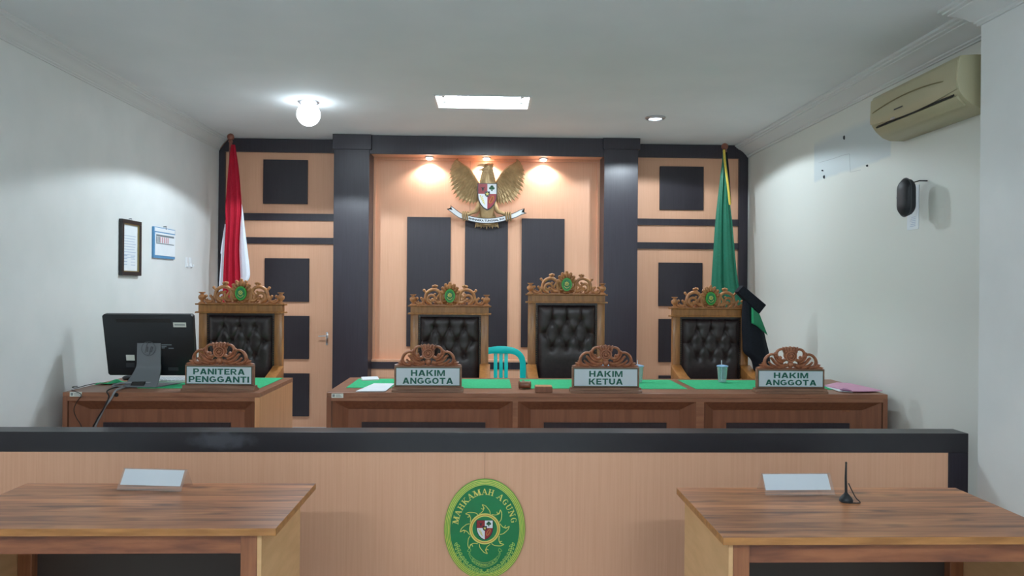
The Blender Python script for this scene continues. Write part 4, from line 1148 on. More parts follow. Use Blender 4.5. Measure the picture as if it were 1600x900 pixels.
# ribbon: a strip following the photographed curve, dark edge behind, white front
ctr = smooth_path([(-57.5, -26.5), (-52, -30.5), (-46, -35), (-40, -38.6), (-34, -40.4), (-24, -43), (-12, -45.2), (0, -45.8), (12, -45), (24, -42.6), (34, -39.6), (40, -38), (46, -35.6), (52, -32.4), (58.5, -30.2)], 6)
def strip(mb, hw, y0, y1, cut=0.0, notch=3.5):
    up, dn = [], []
    P = list(ctr)
    for i, p in enumerate(P):
        d = (P[min(i + 1, len(P) - 1)] - P[max(i - 1, 0)]).normalized(); nrm = Vector((-d.y, d.x))
        up.append(p + nrm * hw); dn.append(p - nrm * hw)
    d0 = (P[1] - P[0]).normalized(); d1 = (P[-1] - P[-2]).normalized()
    up[0] -= d0 * (1.6 - cut); dn[0] -= d0 * (2.4 - cut); up[-1] += d1 * (1.2 - cut); dn[-1] += d1 * (2.2 - cut)
    A = [(P[0] + d0 * (notch + cut)), (P[-1] - d1 * (notch + cut))]
    n = len(P)
    for ya in (y0, y1):
        U = [mb.bm.verts.new((q.x, ya, q.y)) for q in up]; D = [mb.bm.verts.new((q.x, ya, q.y)) for q in dn]; C = [mb.bm.verts.new((q.x, ya, q.y)) for q in ([A[0]] + P[1:-1] + [A[1]])]
        for i in range(n - 1):
            mb.face([U[i], U[i + 1], C[i + 1], C[i]]); mb.face([C[i], C[i + 1], D[i + 1], D[i]])
        if ya == y0: F = (U, D, C)
    U2, D2, C2 = U, D, C; U, D, C = F
    for A1, A2 in ((U, U2), (D, D2)):
        for i in range(n - 1): mb.face([A1[i], A1[i + 1], A2[i + 1], A2[i]])
    for i in (0, -1):
        mb.face([U[i], C[i], C2[i], U2[i]]); mb.face([C[i], D[i], D2[i], C2[i]])
mb = MB(); strip(mb, 4.0, -11.0, -9.0); mb.scale(EK); rb = mb.build('ribbon', 'ink', t, smooth=30)
mb = MB(); strip(mb, 3.1, -11.4, -10.8, cut=2.2); mb.scale(EK); mb.build('ribbon_face', 'white', rb, smooth=30)
def on_ribbon(x, z):
    import bisect
    for i in range(len(ctr) - 1):
        if ctr[i].x <= x <= ctr[i + 1].x or i == len(ctr) - 2:
            f = (x - ctr[i].x) / (ctr[i + 1].x - ctr[i].x); p = ctr[i].lerp(ctr[i + 1], f); d = (ctr[i + 1] - ctr[i]).normalized()
            return p.x - d.y * z, p.y + d.x * z
mb = MB(); put_text(mb, 'BHINNEKA TUNGGAL IKA', -27.5, 27, -1.6, 1.6, -11.8, .4, bold=.03, fn=on_ribbon); mb.scale(EK); mb.build('lettering', 'ink', rb, smooth=0)

# ------------------------------------------------------------------ the oval court emblem on the barrier
GX, GZ = aty(757.5, 825.5, BY)
GK = BY / F_PX * 1.0
t = thing('court_emblem', 'green oval court emblem with yellow lettering on the front of the barrier', 'emblem', (GX, BY - .0005, GZ))
G_ = lambda mb, name, mat, par=t, sm=30: (mb.scale(GK), mb.build(name, mat, par, smooth=sm))[1]
mb = MB(); mb.xz(ellipse(0, 0, 63, 78, 72)[::-1], -3.0, 0); mb.scale(GK); plq = mb.build('plaque', 'lime', t, smooth=30, bevel=.0015)
mb = MB(); mb.xz(ellipse(0, 0, 54, 68.6, 72)[::-1], -3.5, -2.9); fld = G_(mb, 'field', 'emerald')
mb = MB()
for q in (0, 2.4, 4.8, 7.2): mb.tube([(p[0], -3.2, p[1]) for p in ellipse(0, 0, 54.2 + q, 68.8 + q, 72)], .5, 5, .7, closed=True)
G_(mb, 'rim_lines', 'yellow')
# serif capitals built from strokes: (x0,z0,x1,z1,thick) in a unit box
STK = {'M': [(.08, 0, .12, 1, .09), (.14, 1, .5, .05, .2), (.5, .05, .86, 1, .09), (.86, 0, .86, 1, .2)],
       'A': [(.1, 0, .5, 1, .08), (.5, 1, .88, 0, .2), (.25, .34, .72, .34, .08)],
       'H': [(.2, 0, .2, 1, .19), (.8, 0, .8, 1, .19), (.2, .52, .8, .52, .08)],
       'K': [(.2, 0, .2, 1, .19), (.25, .42, .82, 1, .08), (.4, .58, .86, 0, .2)],
       'N': [(.14, 0, .14, 1, .09), (.14, 1, .86, .02, .2), (.86, 0, .86, 1, .09)],
       'U': [(.2, 1, .2, .3, .19), (.2, .3, .3, .08, .17), (.3, .08, .5, .02, .12), (.5, .02, .72, .1, .09), (.72, .1, .82, .3, .09), (.82, .3, .82, 1, .09)],
       'G': [(.84, .76, .80, .88, .1), (.80, .44, .80, .06, .18), (.60, .44, .94, .44, .09)]}
GARC = [(math.cos(math.radians(q)), math.sin(math.radians(q))) for q in range(42, 331, 18)]
SER = {'M': [(.1, 0), (.86, 0), (.08, 1), (.9, 1)], 'A': [(.1, 0), (.88, 0)], 'H': [(.2, 0), (.8, 0), (.2, 1), (.8, 1)], 'K': [(.2, 0), (.2, 1), (.86, 0), (.82, 1)], 'N': [(.14, 0), (.1, 1), (.86, 1)], 'U': [(.2, 1), (.82, 1)], 'G': []}
def serif_letter(mb, ch, cx, cz, w, h, ang, y):
    ca, sa = math.cos(ang), math.sin(ang)
    def mp(u, v):
        x, z = (u - .5) * w, (v - .5) * h
        return (cx + x * ca - z * sa, cz + x * sa + z * ca)
    for n_, (x0, z0, x1, z1, th) in enumerate(STK[ch]):
        yk = y - .05 * n_
        d = Vector(((x1 - x0) * w, (z1 - z0) * h)); d.normalize(); px_, pz_ = -d.y * th * w / 2 / w, d.x * th * w / 2 / h
        mb.xz([mp(x0 + px_, z0 + pz_), mp(x1 + px_, z1 + pz_), mp(x1 - px_, z1 - pz_), mp(x0 - px_, z0 - pz_)], yk, y + .5)
    if ch == 'G':                        # one round stroke, thick at the left
        for (c0, s0), (c1, s1) in zip(GARC, GARC[1:]):
            w0, w1 = .07 + .13 * max(0, -c0), .07 + .13 * max(0, -c1)
            mb.xz([mp(.52 + .42 * c0, .5 + .5 * s0), mp(.52 + .42 * c1, .5 + .5 * s1), mp(.52 + (.42 - w1) * c1, .5 + (.5 - w1 * .8) * s1), mp(.52 + (.42 - w0) * c0, .5 + (.5 - w0 * .8) * s0)], y, y + .5)
    for n_, (u, v) in enumerate(SER[ch]):
        vv = .03 if v == 0 else .97
        mb.xz([mp(u - .2, vv - .035), mp(u + .2, vv - .035), mp(u + .2, vv + .035), mp(u - .2, vv + .035)], y - .3 - .04 * n_, y + .49)
mb = MB(); word = 'MAHKAMAH AGUNG'
ea, eb = 46.2, 58.2
# even spacing along the arc
N_ = 400; th0, th1 = math.radians(166), math.radians(14)
acc = [0.0]; prev = None; ths = [th0 + (th1 - th0) * i / N_ for i in range(N_ + 1)]
for a in ths:
    p = Vector((ea * math.cos(a), eb * math.sin(a)))
    if prev is not None: acc.append(acc[-1] + (p - prev).length)
    prev = p
wid = {'M': 1.25, ' ': .55}
tot = [wid.get(c, 1.0) for c in word]; cum = []; q = 0
for w_ in tot: cum.append(q + w_ / 2); q += w_
for c, u in zip(word, cum):
    if c == ' ': continue
    target = acc[-1] * (u - cum[0]) / (cum[-1] - cum[0])
    i = min(range(len(acc)), key=lambda k_: abs(acc[k_] - target)); a = ths[i]
    nx, nz = math.cos(a) / ea, math.sin(a) / eb; ang = math.atan2(nz, nx) - PI / 2
    serif_letter(mb, c, ea * math.cos(a), eb * math.sin(a), 8.6 * wid.get(c, 1.0), 9.2, ang, -3.9)
G_(mb, 'lettering', 'yellow', fld, 0)
# sun with eight flames round a ring
mb = MB()
for q in range(8):
    an = q * PI / 4 + math.radians(3); ca, sa = math.cos(an), math.sin(an)
    R2 = lambda pts, y=-3.8: [(x * ca - z * sa, y, x * sa + z * ca) for x, z in smooth_path(pts, 4)]
    mb.tube(R2([(-2.4, 38.4), (2.5, 36.2), (6.5, 31.5), (8.9, 27.7), (9.6, 23)]), .62, 5, .7)
    mb.tube(R2([(-2.4, 38.4), (-.8, 35), (-.6, 30.5), (-3, 27), (-7.3, 24)], -3.98), .62, 5, .7)
    mb.tube(R2([(-2, 37), (.4, 32.6), (-1.6, 31.2), (-4.2, 32.6)], -4.14), .62, 5, .7)
G_(mb, 'sunburst', 'yellow', fld)
mb = MB(); mb.tube([(p[0], -3.7, p[1]) for p in ellipse(0, .5, 23, 23, 48)], 1.2, 6, .6, closed=True); mb.tube([(p[0], -3.7, p[1]) for p in ellipse(0, .5, 20, 20, 48)], 1.0, 6, .6, closed=True); rg = G_(mb, 'ring', 'yellow', fld)
mb = MB(); mb.tube([(p[0], -3.6, p[1]) for p in ellipse(0, .5, 21.5, 21.5, 48)], .9, 6, .6, closed=True); G_(mb, 'ring_band', 'orange', fld)
sh = shield(t, GK, (0, -.0125, .0014), 12.2, 12.8, -16.4, 0)
for o in [sh] + list(sh.children):
    for v in o.data.vertices: v.co.y = -.0115 + (v.co.y + .0125) * .45
# wreath of leaf loops
mb = MB()
gp = smooth_path([(-43.6, -20.5), (-42, -29), (-39, -38), (-33.5, -47), (-26, -55.5), (-16, -62), (-6, -66)], 6)
for s in (-1, 1):
    L_ = 0; nxt = 0; side = 1
    for i in range(1, len(gp)):
        L_ += (gp[i] - gp[i - 1]).length
        if L_ >= nxt:
            nxt += 3.1; side = -side
            d = (gp[i] - gp[i - 1]).normalized(); a = math.atan2(d.y, d.x) + side * .75
            cx, cz = gp[i].x, gp[i].y
            lp = [(cx + (2.4 + u) * math.cos(a) - v * math.sin(a), cz + (2.4 + u) * math.sin(a) + v * math.cos(a)) for u, v in ellipse(0, 0, 2.9, 1.25, 10)]
            mb.tube([(-s * x, -3.7, z) for x, z in lp], .5, 4, .7, closed=True)
mb.tube([(-6, -3.8, -64), (0, -3.8, -67.5), (5, -3.8, -70)], .8, 5); mb.tube([(6, -3.8, -64), (0, -3.8, -67.5), (-5, -3.8, -70)], .8, 5)
G_(mb, 'wreath', 'wreath', fld)
# lower ribbon outline with its small lettering
mb = MB()
arcz = lambda x, o=0: -56.0 + o + (abs(x) / 23) ** 2 * 13
mb.tube([(x, -3.7, arcz(x, 3.6)) for x in range(-22, 23, 2)], .32, 4, .7); mb.tube([(x, -3.7, arcz(x, -3.2)) for x in range(-20, 21, 2)], .32, 4, .7)
for s in (-1, 1): mb.tube([(s * p[0], -3.7, p[1]) for p in smooth_path([(22, -39.5), (24, -35), (27, -34), (23, -30), (21.5, -33.5), (24.5, -38), (20, -48)], 4)], .32, 4, .7)
put_text(mb, 'DHARMMAYUKTI', -19, 19, -2.0, 2.0, -3.9, .4, bold=0.01, fn=lambda x, z: (x - z * .03 * x * .5, arcz(x) + z))
G_(mb, 'motto_ribbon', 'wreath', fld, 0)
# ------------------------------------------------------------------ flags
FY = 7.08
def flag_pole(t, top, bead=.033):
    mb = MB(); mb.tube([(0, 0, .02), (0, 0, top - bead)], .0145, 12); mb.build('pole', 'pole', t)
    mb = MB(); mb.ell((0, 0, top), (bead, bead, bead), 18, 12); mb.lathe([(.018, top - bead - .02), (.022, top - bead - .012), (.018, top - bead - .002), (.012, top - bead + .006)], seg=14); mb.build('finial', 'pole', t)
    mb = MB(); mb.lathe([(.16, 0), (.16, .02), (.12, .05), (.05, .09), (.03, .16), (.022, .16)], seg=28); mb.build('base', 'pole', t)
def rows_px(rows, Y, ox, oz):                        # (y_px, left_px, right_px) -> (z, xl, xr) in thing space
    out = []
    for py, l, r in rows:
        xl, z = aty(l, py, Y); xr, _ = aty(r, py, Y); out.append((z - oz, xl - ox, xr - ox))
    return out
def drape(mb, rows, y0, folds, amp, ph=0.0, nx=40, th=.006, nz=36):
    P = smooth_path([Vector(r) for r in rows], max(2, nz // (len(rows) - 1)))
    z_top, z_bot = P[0][0], P[-1][0]; g = []
    for p in P:
        k = (z_top - p[0]) / (z_top - z_bot); row = []
        for j in range(nx + 1):
            u = j / nx; x = p[1] + (p[2] - p[1]) * u
            y = y0 - amp * (.35 + .65 * k) * (math.cos(2 * PI * folds * u + ph + .5 * math.sin(3 * k)) * .7 + .3 * math.cos(2 * PI * folds * 1.9 * u + 1 + ph)) 
            row.append((x, y, p[0]))
        g.append(row)
    mb.sheet(g, th); return mb
# red and white
fx, fz = aty(360.5, 214, FY)
t = thing('flag', 'red and white flag on a wooden pole in the left corner', 'flag', (fx, FY, POD), 0, 'flags on poles')
flag_pole(t, fz - POD)
mb = MB(); drape(mb, rows_px([(226, 361.5, 367), (240, 359.5, 369.5), (265, 357, 373), (300, 354.2, 376.2), (325, 352.6, 377.5), (352, 353, 375.6), (390, 351, 374), (430, 349.5, 375.5), (475, 348, 376)], FY - .05, fx, POD), -.05, 2.6, .028, .6); mb.build('red_cloth', 'flag_red', t, smooth=60)['label'] = 'red upper cloth of the flag'
mb = MB(); drape(mb, rows_px([(318, 374, 377), (330, 373.5, 379.2), (352, 373, 381.5), (390, 372.5, 386), (420, 373, 389.5), (434, 374, 389), (445, 376, 381)], FY - .03, fx, POD), -.028, 1.0, .012, 2.0, 16); mb.build('white_cloth', 'flag_white', t, smooth=60)['label'] = 'white cloth hanging right of the red'
mb = MB(); drape(mb, rows_px([(350, 351, 353.5), (360, 349.4, 355), (394, 344.6, 355), (398, 345.4, 355), (440, 342.5, 353), (480, 340.5, 353)], FY - .03, fx, POD), -.028, .8, .010, 1.0, 14); mb.build('white_cloth', 'flag_white', t, smooth=60)['label'] = 'white cloth hanging left of the red'
# green with yellow fringe
gx, gz = aty(1132.5, 229, FY)
t = thing('flag', 'plain green flag with a yellow fringe on a pole in the right corner', 'flag', (gx, FY, POD), 0, 'flags on poles')
flag_pole(t, gz - POD)
mb = MB(); drape(mb, rows_px([(236, 1129.8, 1133.5), (252, 1128.8, 1136), (280, 1125.5, 1138.3), (320, 1121, 1141.5), (352, 1118, 1145), (400, 1115, 1149.2), (440, 1112.6, 1153.8), (480, 1111, 1162), (512, 1110, 1168)], FY - .05, gx, POD), -.05, 2.2, .022, 2.4); mb.build('green_cloth', 'flag_green', t, smooth=60)
mb = MB()
fr = [aty(px, py, FY - .085) for px, py in ((1131.2, 234), (1132.2, 250), (1135, 272), (1138, 295), (1140.6, 320))]
mb.tube(smooth_path([(x - gx, -.087, z - POD) for x, z in fr], 5), .0115, 8, .5); mb.build('fringe', 'fringe', t)
mb = MB(); drape(mb, rows_px([(238, 1132.5, 1136), (260, 1134, 1138.5), (290, 1138, 1140.8), (318, 1140.5, 1142.6)], FY - .04, gx, POD), -.045, .6, .006, 0, 8); mb.build('fold', 'robe', t, smooth=60)['label'] = 'dark fold behind the fringe'  # near-black strip of cloth laid between the fringe and the green

# ------------------------------------------------------------------ robe over the corner of the right chair
RY = 5.9
bx, bz = aty(1172, 470, RY)
t = thing('judge_robe', 'black robe with a green lapel and stiff black top hung over the right armchair', 'robe', (bx, RY, DZ - .25))
def ploc(px, py, Y=RY): x, z = aty(px, py, Y); return (x - bx, z - (DZ - .25))
# stiff tilted top
q = [ploc(*p) for p in ((1150.5, 456), (1159.5, 446), (1195.5, 476.5), (1184.5, 490.5))]
mb = MB(); mb.xz(q[::-1], -.03, .055); mb.build('stiff_top', 'robe', t, bevel=.006)
q = [ploc(*p) for p in ((1172.5, 481), (1184.5, 491), (1197, 523.5), (1189, 516.5), (1180, 509), (1172, 505))]
mb = MB(); mb.xz(q[::-1], -.038, -.026); mb.build('lapel', 'lapel', t, bevel=.002)
q = [ploc(*p) for p in ((1171.5, 480), (1174, 482), (1175, 504.5), (1171.5, 504.5))]
mb = MB(); mb.xz(q[::-1], -.043, -.037); mb.build('lapel_edge', 'felt', t, smooth=0)
def robe_body(rows, folds, amp, ph=0, n=40):
    rings = []
    P = smooth_path([Vector(r) for r in rows], 5)
    for p in P:
        z, xl, xr, ya, yb = p; c = (xl + xr) / 2; w = (xr - xl) / 2; d = (yb - ya) / 2; cy = (ya + yb) / 2; ring = []
        for k in range(n):
            a = 2 * PI * k / n; f = 1 + amp * math.cos(folds * a + ph)
            ring.append((c + w * math.cos(a) * f, cy + d * math.sin(a) * (1 + 2.2 * amp * math.cos(folds * a + ph)), z))
        rings.append(ring)
    return rings
def rr(py, l, r, ya, yb): return (ploc(l, py)[1], ploc(l, py)[0], ploc(r, py)[0], ya, yb)
mb = MB(); mb.loft(robe_body([rr(470, 1162, 1179, -.02, .05), rr(490, 1160.5, 1185, -.025, .06), rr(512, 1160.5, 1193, -.028, .062), rr(534, 1161.5, 1198, -.03, .062), rr(550, 1163, 1202, -.03, .062), rr(563, 1175, 1204, -.03, .064), rr(582, 1179, 1206, -.03, .07), rr(612, 1180, 1208, -.03, .07), rr(660, 1180, 1207, -.03, .07)], 6, .03))
mb.build('robe_cloth', 'robe', t, smooth=60)

# ------------------------------------------------------------------ turquoise plastic chair
PY = 6.62
px_, pz_ = aty(783, 541, PY)
t = thing('plastic_chair', 'turquoise plastic chair with a slatted back between the two carved armchairs', 'plastic chair', (px_, PY, POD))
H = pz_ - POD; K = PY / F_PX
hw = 38 * K
mb = MB()
out = [(-hw + .012, .43), (-hw - .004, .58), (-hw - .001, H - .125), (-hw + .03, H - .06), (-hw + .085, H - .02), (-.06, H - .003), (0, H), (.06, H - .003), (hw - .085, H - .02), (hw - .03, H - .06), (hw + .001, H - .125), (hw + .004, H - .2 - .1), (hw - .012, .43)]
inn = [(hw - .05, .43), (hw - .048, H - .2), (hw - .052, H - .13), (hw - .075, H - .09), (hw - .115, H - .068), (.055, H - .066), (-.055, H - .066), (-hw + .115, H - .068), (-hw + .075, H - .09), (-hw + .052, H - .13), (-hw + .048, H - .2), (-hw + .05, .43)]
# arch as strips so the opening stays open
def strip_prism(mb, A, B, y0, y1):
    n = len(A)
    for i in range(n - 1):
        mb.xz([A[i], A[i + 1], B[i + 1], B[i]][::-1], y0, y1)
n_ = 24
def resample(p, n):
    p = smooth_path(p, 8); L = [0]
    for a, b in zip(p, p[1:]): L.append(L[-1] + (b - a).length)
    o = []
    for i in range(n + 1):
        t_ = L[-1] * i / n; j = 0
        while j < len(L) - 2 and L[j + 1] < t_: j += 1
        f = (t_ - L[j]) / max(L[j + 1] - L[j], 1e-9); o.append(p[j].lerp(p[j + 1], f))
    return o
A = resample(out, 40); B = resample(inn[::-1], 40)
va, vb = [], []
for y in (-.014, .014):
    va.append([mb.bm.verts.new((p.x, y, p.y)) for p in A]); vb.append([mb.bm.verts.new((p.x, y, p.y)) for p in B])
for i in range(40):
    mb.face([va[0][i], va[0][i + 1], vb[0][i + 1], vb[0][i]]); mb.face([va[1][i], vb[1][i], vb[1][i + 1], va[1][i + 1]])
    mb.face([va[0][i], va[1][i], va[1][i + 1], va[0][i + 1]]); mb.face([vb[0][i], vb[0][i + 1], vb[1][i + 1], vb[1][i]])
for i in (0, 40): mb.face([va[0][i], vb[0][i], vb[1][i], va[1][i]])
mb.build('back_frame', 'teal', t, bevel=.004, smooth=40)
for x in (-8.5, 0, 8.0):
    xx = x * K
    mb = MB(); mb.xz([(xx - .017, .44), (xx + .017, .44), (xx + .0155, H - .06), (xx - .0155, H - .06)], -.008, .008); mb.build('slat', 'teal', t, bevel=.003)
mb = MB(); mb.xy([(-hw + .004, .012), (-hw - .006, -.30), (-hw + .05, -.42), (hw - .05, -.42), (hw + .006, -.30), (hw - .004, .012)], .40, .438); mb.build('seat', 'teal', t, bevel=.012, seg=3)
for sx, sy in ((-1, 0), (1, 0), (-1, 1), (1, 1)):
    x0 = sx * (hw - .03); y0 = -.01 if sy == 0 else -.36; x1 = sx * (hw + .01); y1 = .03 if sy == 0 else -.40
    mb = MB(); mb.hexa([(x1 - .014, y1 - .014, 0), (x1 + .014, y1 - .014, 0), (x1 + .014, y1 + .014, 0), (x1 - .014, y1 + .014, 0), (x0 - .022, y0 - .022, .405), (x0 + .022, y0 - .022, .405), (x0 + .022, y0 + .022, .405), (x0 - .022, y0 + .022, .405)])
    mb.build('leg', 'teal', t, bevel=.004)

# ------------------------------------------------------------------ computer on the clerk desk
MY = 4.98
ox, oz = aty(222, 606, MY - .05)
t = thing('computer', 'black all-in-one computer seen from behind on the clerk desk, grey stand', 'computer', (ox, MY - .05, DZ + .0038))
W_ = aty(307.5, 490, MY)[0] - aty(168, 489, MY)[0]; zc0 = aty(240, 586, MY)[1] - DZ - .003; zc1 = aty(240, 489, MY)[1] - DZ
cxm = (aty(307.5, 490, MY)[0] + aty(168, 489, MY)[0]) / 2 - ox
hm = zc1 - zc0
tilt = Matrix.Translation((cxm, .075, zc0)) @ Matrix.Rotation(math.radians(11), 4, 'X')
def mbuild(mb, name, mat, par=None, **kw):
    mb.xform(tilt); return mb.build(name, mat, par or t, **kw)
hw2 = W_ / 2
mb = MB(); mb.xz([(-hw2 + .016, 0), (hw2 - .016, 0), (hw2 - .006, .012), (hw2, hm - .012), (hw2 - .012, hm), (-hw2 + .012, hm), (-hw2, hm - .012), (-hw2 + .006, .012)], -.022, .022); shell = mbuild(mb, 'back_shell', 'screen_black', bevel=.005, seg=3)
mb = MB(); mb.box(-hw2 + .012, hw2 - .012, .0225, .027, .02, hm - .014); mbuild(mb, 'screen', 'ink', smooth=0)
mb = MB(); mb.box(-hw2 + .09, -hw2 + .44, -.0235, -.0215, hm - .052, hm - .028); mbuild(mb, 'vent', 'ac_dark', smooth=0)
def on_back(x0, x1, z0, z1, name, mat, y=-.0232, par=None):
    mb = MB(); mb.box(x0, x1, y, -.0218, z0, z1); return mbuild(mb, name, mat, par, smooth=0)
lx = lambda px, py: ((px - 168) / 139.5 * W_ - hw2, hm * (586 - py) / 97)
a_, b_ = lx(277, 508.5), lx(297, 501); s1 = on_back(a_[0], b_[0], a_[1], b_[1], 'sticker', 'sticker')
on_back(a_[0] + (b_[0] - a_[0]) * .1, a_[0] + (b_[0] - a_[0]) * .9, a_[1] + .012, a_[1] + .02, 'print', 'sticker_ink', -.0238)
a_, b_ = lx(200, 562), lx(213, 553); on_back(a_[0], b_[0], a_[1], b_[1], 'sticker', 'sticker')
for k, (x0, x1, y) in enumerate(((256.5, 272, 536.5), (256.5, 264, 539.3), (267, 275, 542), (256.5, 261, 541.5))):
    a_, b_ = lx(x0, y + .8), lx(x1, y - .5); on_back(a_[0], b_[0], a_[1], b_[1], 'print', 'print_grey')
a_, b_ = lx(199, 573), lx(212, 566); on_back(a_[0], b_[0], a_[1], b_[1], 'port_panel', 'dark_grey')
a_, b_ = lx(264, 578), lx(280, 573); on_back(a_[0], b_[0], a_[1], b_[1], 'port_panel', 'dark_grey')
# stand: a plate sweeping down to the foot
sx0, sx1 = aty(212, 530, MY - .06)[0] - ox, aty(249, 530, MY - .06)[0] - ox
zt_ = aty(230, 531, MY - .08)[1] - DZ; zb_ = aty(230, 571, MY - .08)[1] - DZ
fx0_, fx1_ = aty(194, 605, MY - .14)[0] - ox, aty(246.5, 606, MY - .14)[0] - ox
g = []
for k in range(15):
    u = k / 14
    if u < .45: z = zt_ + (zb_ - zt_) * u / .45; y = .012 - .012 * u; l, r = sx0, sx1
    else:
        v = (u - .45) / .55; z = zb_ + (.004 - zb_) * v; y = .008 - .12 * v ** 1.6
        l = sx0 + (fx0_ - sx0) * v ** 1.3; r = sx1 + (fx1_ - sx1) * v
    g.append([(l, y, z), (l + (r - l) / 3, y, z), (l + (r - l) * 2 / 3, y, z), (r, y, z)])
mb = MB(); mb.sheet(g, .012); st = mb.build('stand', 'grey_plastic', t, smooth=50)
mb = MB(); mb.xy([(fx0_, -.112), (fx1_, -.112), (fx1_ + .075, .10), (sx0 - .03, .10)], 0, .006); mb.build('foot', 'grey_plastic', t, bevel=.002, smooth=0)
mb = MB(); c0 = aty(210.5, 597, MY - .1)[0] - ox; c1 = aty(231, 597, MY - .1)[0] - ox; z0 = .012; z1 = .034
mb.hexa([(c0, -.108, z0), (c1, -.108, z0), (c1, -.09, z0), (c0, -.09, z0), (c0 + .004, -.096, z1), (c1, -.096, z1), (c1, -.07, z1), (c0 + .004, -.07, z1)]); mb.build('cable_slot', 'ac_dark', t, smooth=0)
# round maker's mark in low relief on the stand
mb = MB(); mz = (zt_ * .62 + zb_ * .38); mx_ = (sx0 + sx1) / 2
mb.tube([(p[0], -.0005 + .004, p[1]) for p in ellipse(mx_, mz, .045, .045, 32)], .0018, 6, 1, closed=True)
for (x0, z0, x1, z1) in ((-.022, -.028, -.006, .040), (-.014, .004, -.004, .012), (-.004, .012, -.008, -.022), (.004, -.040, .018, .014), (.016, .012, .028, .010), (.028, .010, .020, -.020), (.020, -.020, .008, -.020)):
    mb.tube([(mx_ + x0, .0035, mz + z0), (mx_ + x1, .0035, mz + z1)], .0022, 6)
mb.build('maker_mark', 'mark_grey', t)

# keyboard behind the sign, seen under the screen
kx, ky = atz(266, 590.5, DZ + .02)
t = thing('keyboard', 'pale keyboard lying under the computer screen on the clerk desk', 'keyboard', (kx - .0, 5.12, DZ + .0034), 0)
mb = MB(); mb.yz([(-.06, 0), (.06, 0), (.06, .022), (-.06, .012)], -.21, .21); mb.build('case', 'sticker', t, bevel=.003, smooth=0)
mb = MB()
for r in range(5):
    for k in range(15):
        mb.box(-.20 + k * .0265, -.20 + k * .0265 + .022, -.052 + r * .021, -.052 + r * .021 + .017, .014 + r * .0018, .020 + r * .0018)
o = mb.build('keys', 'white', t, smooth=0); o['kind'] = 'stuff'
# dark slim box beside it
kx, ky = atz(200, 594, DZ)
t = thing('mouse', 'dark computer mouse left of the computer stand on the clerk desk', 'mouse', (kx - .005, ky + .03, DZ + .0008), .3)
mb = MB(); mb.ell((0, 0, .012), (.045, .032, .02), 18, 10)
for v in mb.bm.verts: v.co.z = max(v.co.z, 0)
mb.build('shell', 'dark_grey', t); mb = MB(); mb.box(.008, .03, -.002, .002, .0255, .030); mb.build('wheel', 'ac_dark', t)
# green note cloth at the left of the computer
gx0, gy0 = atz(172, 601, DZ)
t = thing('cleaning_cloth', 'crumpled green cloth on the clerk desk left of the computer stand', 'cloth', (gx0, gy0 + .03, DZ + .0008))
g = []
for i in range(9):
    row = []
    for j in range(15):
        u, v = j / 14 - .5, i / 8 - .5
        row.append((u * .16 + v * .03, v * .10, .004 + .022 * max(0, math.cos(u * 3.0 - .5)) * (1 - abs(v)) + .006 * math.sin(9 * u + 5 * v)))
    g.append(row)
mb = MB(); G = [[mb.bm.verts.new(p) for p in r] for r in g]; G2 = [[mb.bm.verts.new((p[0], p[1], p[2] - .0035)) for p in r] for r in g]
for i in range(8):
    for j in range(14): mb.face([G[i][j], G[i][j + 1], G[i + 1][j + 1], G[i + 1][j]]); mb.face([G2[i][j], G2[i + 1][j], G2[i + 1][j + 1], G2[i][j + 1]])
for j in range(14): mb.face([G[0][j], G2[0][j], G2[0][j + 1], G[0][j + 1]]); mb.face([G[8][j], G[8][j + 1], G2[8][j + 1], G2[8][j]])
for i in range(8): mb.face([G[i][0], G[i + 1][0], G2[i + 1][0], G2[i][0]]); mb.face([G[i][14], G2[i][14], G2[i + 1][14], G[i + 1][14]])
for v in mb.bm.verts: v.co.z = max(v.co.z, 0.0)
mb.build('fabric', 'felt', t, smooth=60)
# cables
def cable(pts, r, mat, label):
    mb = MB(); mb.tube(smooth_path(pts, 7), r, 8); o = mb.build('cable', mat); tag(o, label, 'cable', 'cables on the clerk desk'); return o
def ontop(px, py, dz=.006): x, y = atz(px, py, DZ + dz); return (x, y, DZ + dz)
def infront(px, py, Y=CY - .016): x, z = aty(px, py, Y); return (x, Y, z)
cable([(ontop(276, 592)[0], 4.855, DZ + .030), (ontop(250, 593)[0], 4.845, DZ + .032), (ontop(228, 594)[0], 4.82, DZ + .03), (ontop(212, 597)[0], 4.76, DZ + .018), ontop(195, 604, .008), (ontop(184, 610, .008)[0], CY + .01, DZ + .010), infront(174, 622, CY - .014), infront(164, 636), infront(157, 650), infront(149, 668), infront(146, 700)], .0062, 'cable_grey', 'thick grey cable running from the computer over the front of the clerk desk')
cable([(ontop(205, 600)[0], 4.80, DZ + .009), ontop(190, 603, .008), (ontop(178, 608, .008)[0], CY + .012, DZ + .010), infront(170, 620, CY - .012), infront(164, 634, CY - .03), infront(157, 646, CY - .03), infront(150, 658, CY - .03), infront(144, 672, CY - .03), infront(142, 700, CY - .03)], .004, 'cable_black', 'black cable hanging beside the grey cable in front of the clerk desk')
cable([ontop(188, 599), ontop(165, 598), ontop(150, 599), ontop(135, 602), ontop(120, 606), ontop(113.5, 605.5, .012), ontop(115, 604, .02), ontop(121, 603.5, .008)], .0026, 'cable_black', 'thin black cable looping over the left end of the clerk desk')
cable([ontop(112, 609, .004), (ontop(124, 610, .004)[0], CY + .004, DZ + .006), infront(127, 617, CY - .008), infront(120, 628, CY - .006), infront(115.5, 640, CY - .006), infront(119, 652, CY - .006), infront(127, 666, CY - .006), infront(132, 690, CY - .006)], .0022, 'cable_black', 'thin dark cable drooping at the left end of the clerk desk front')

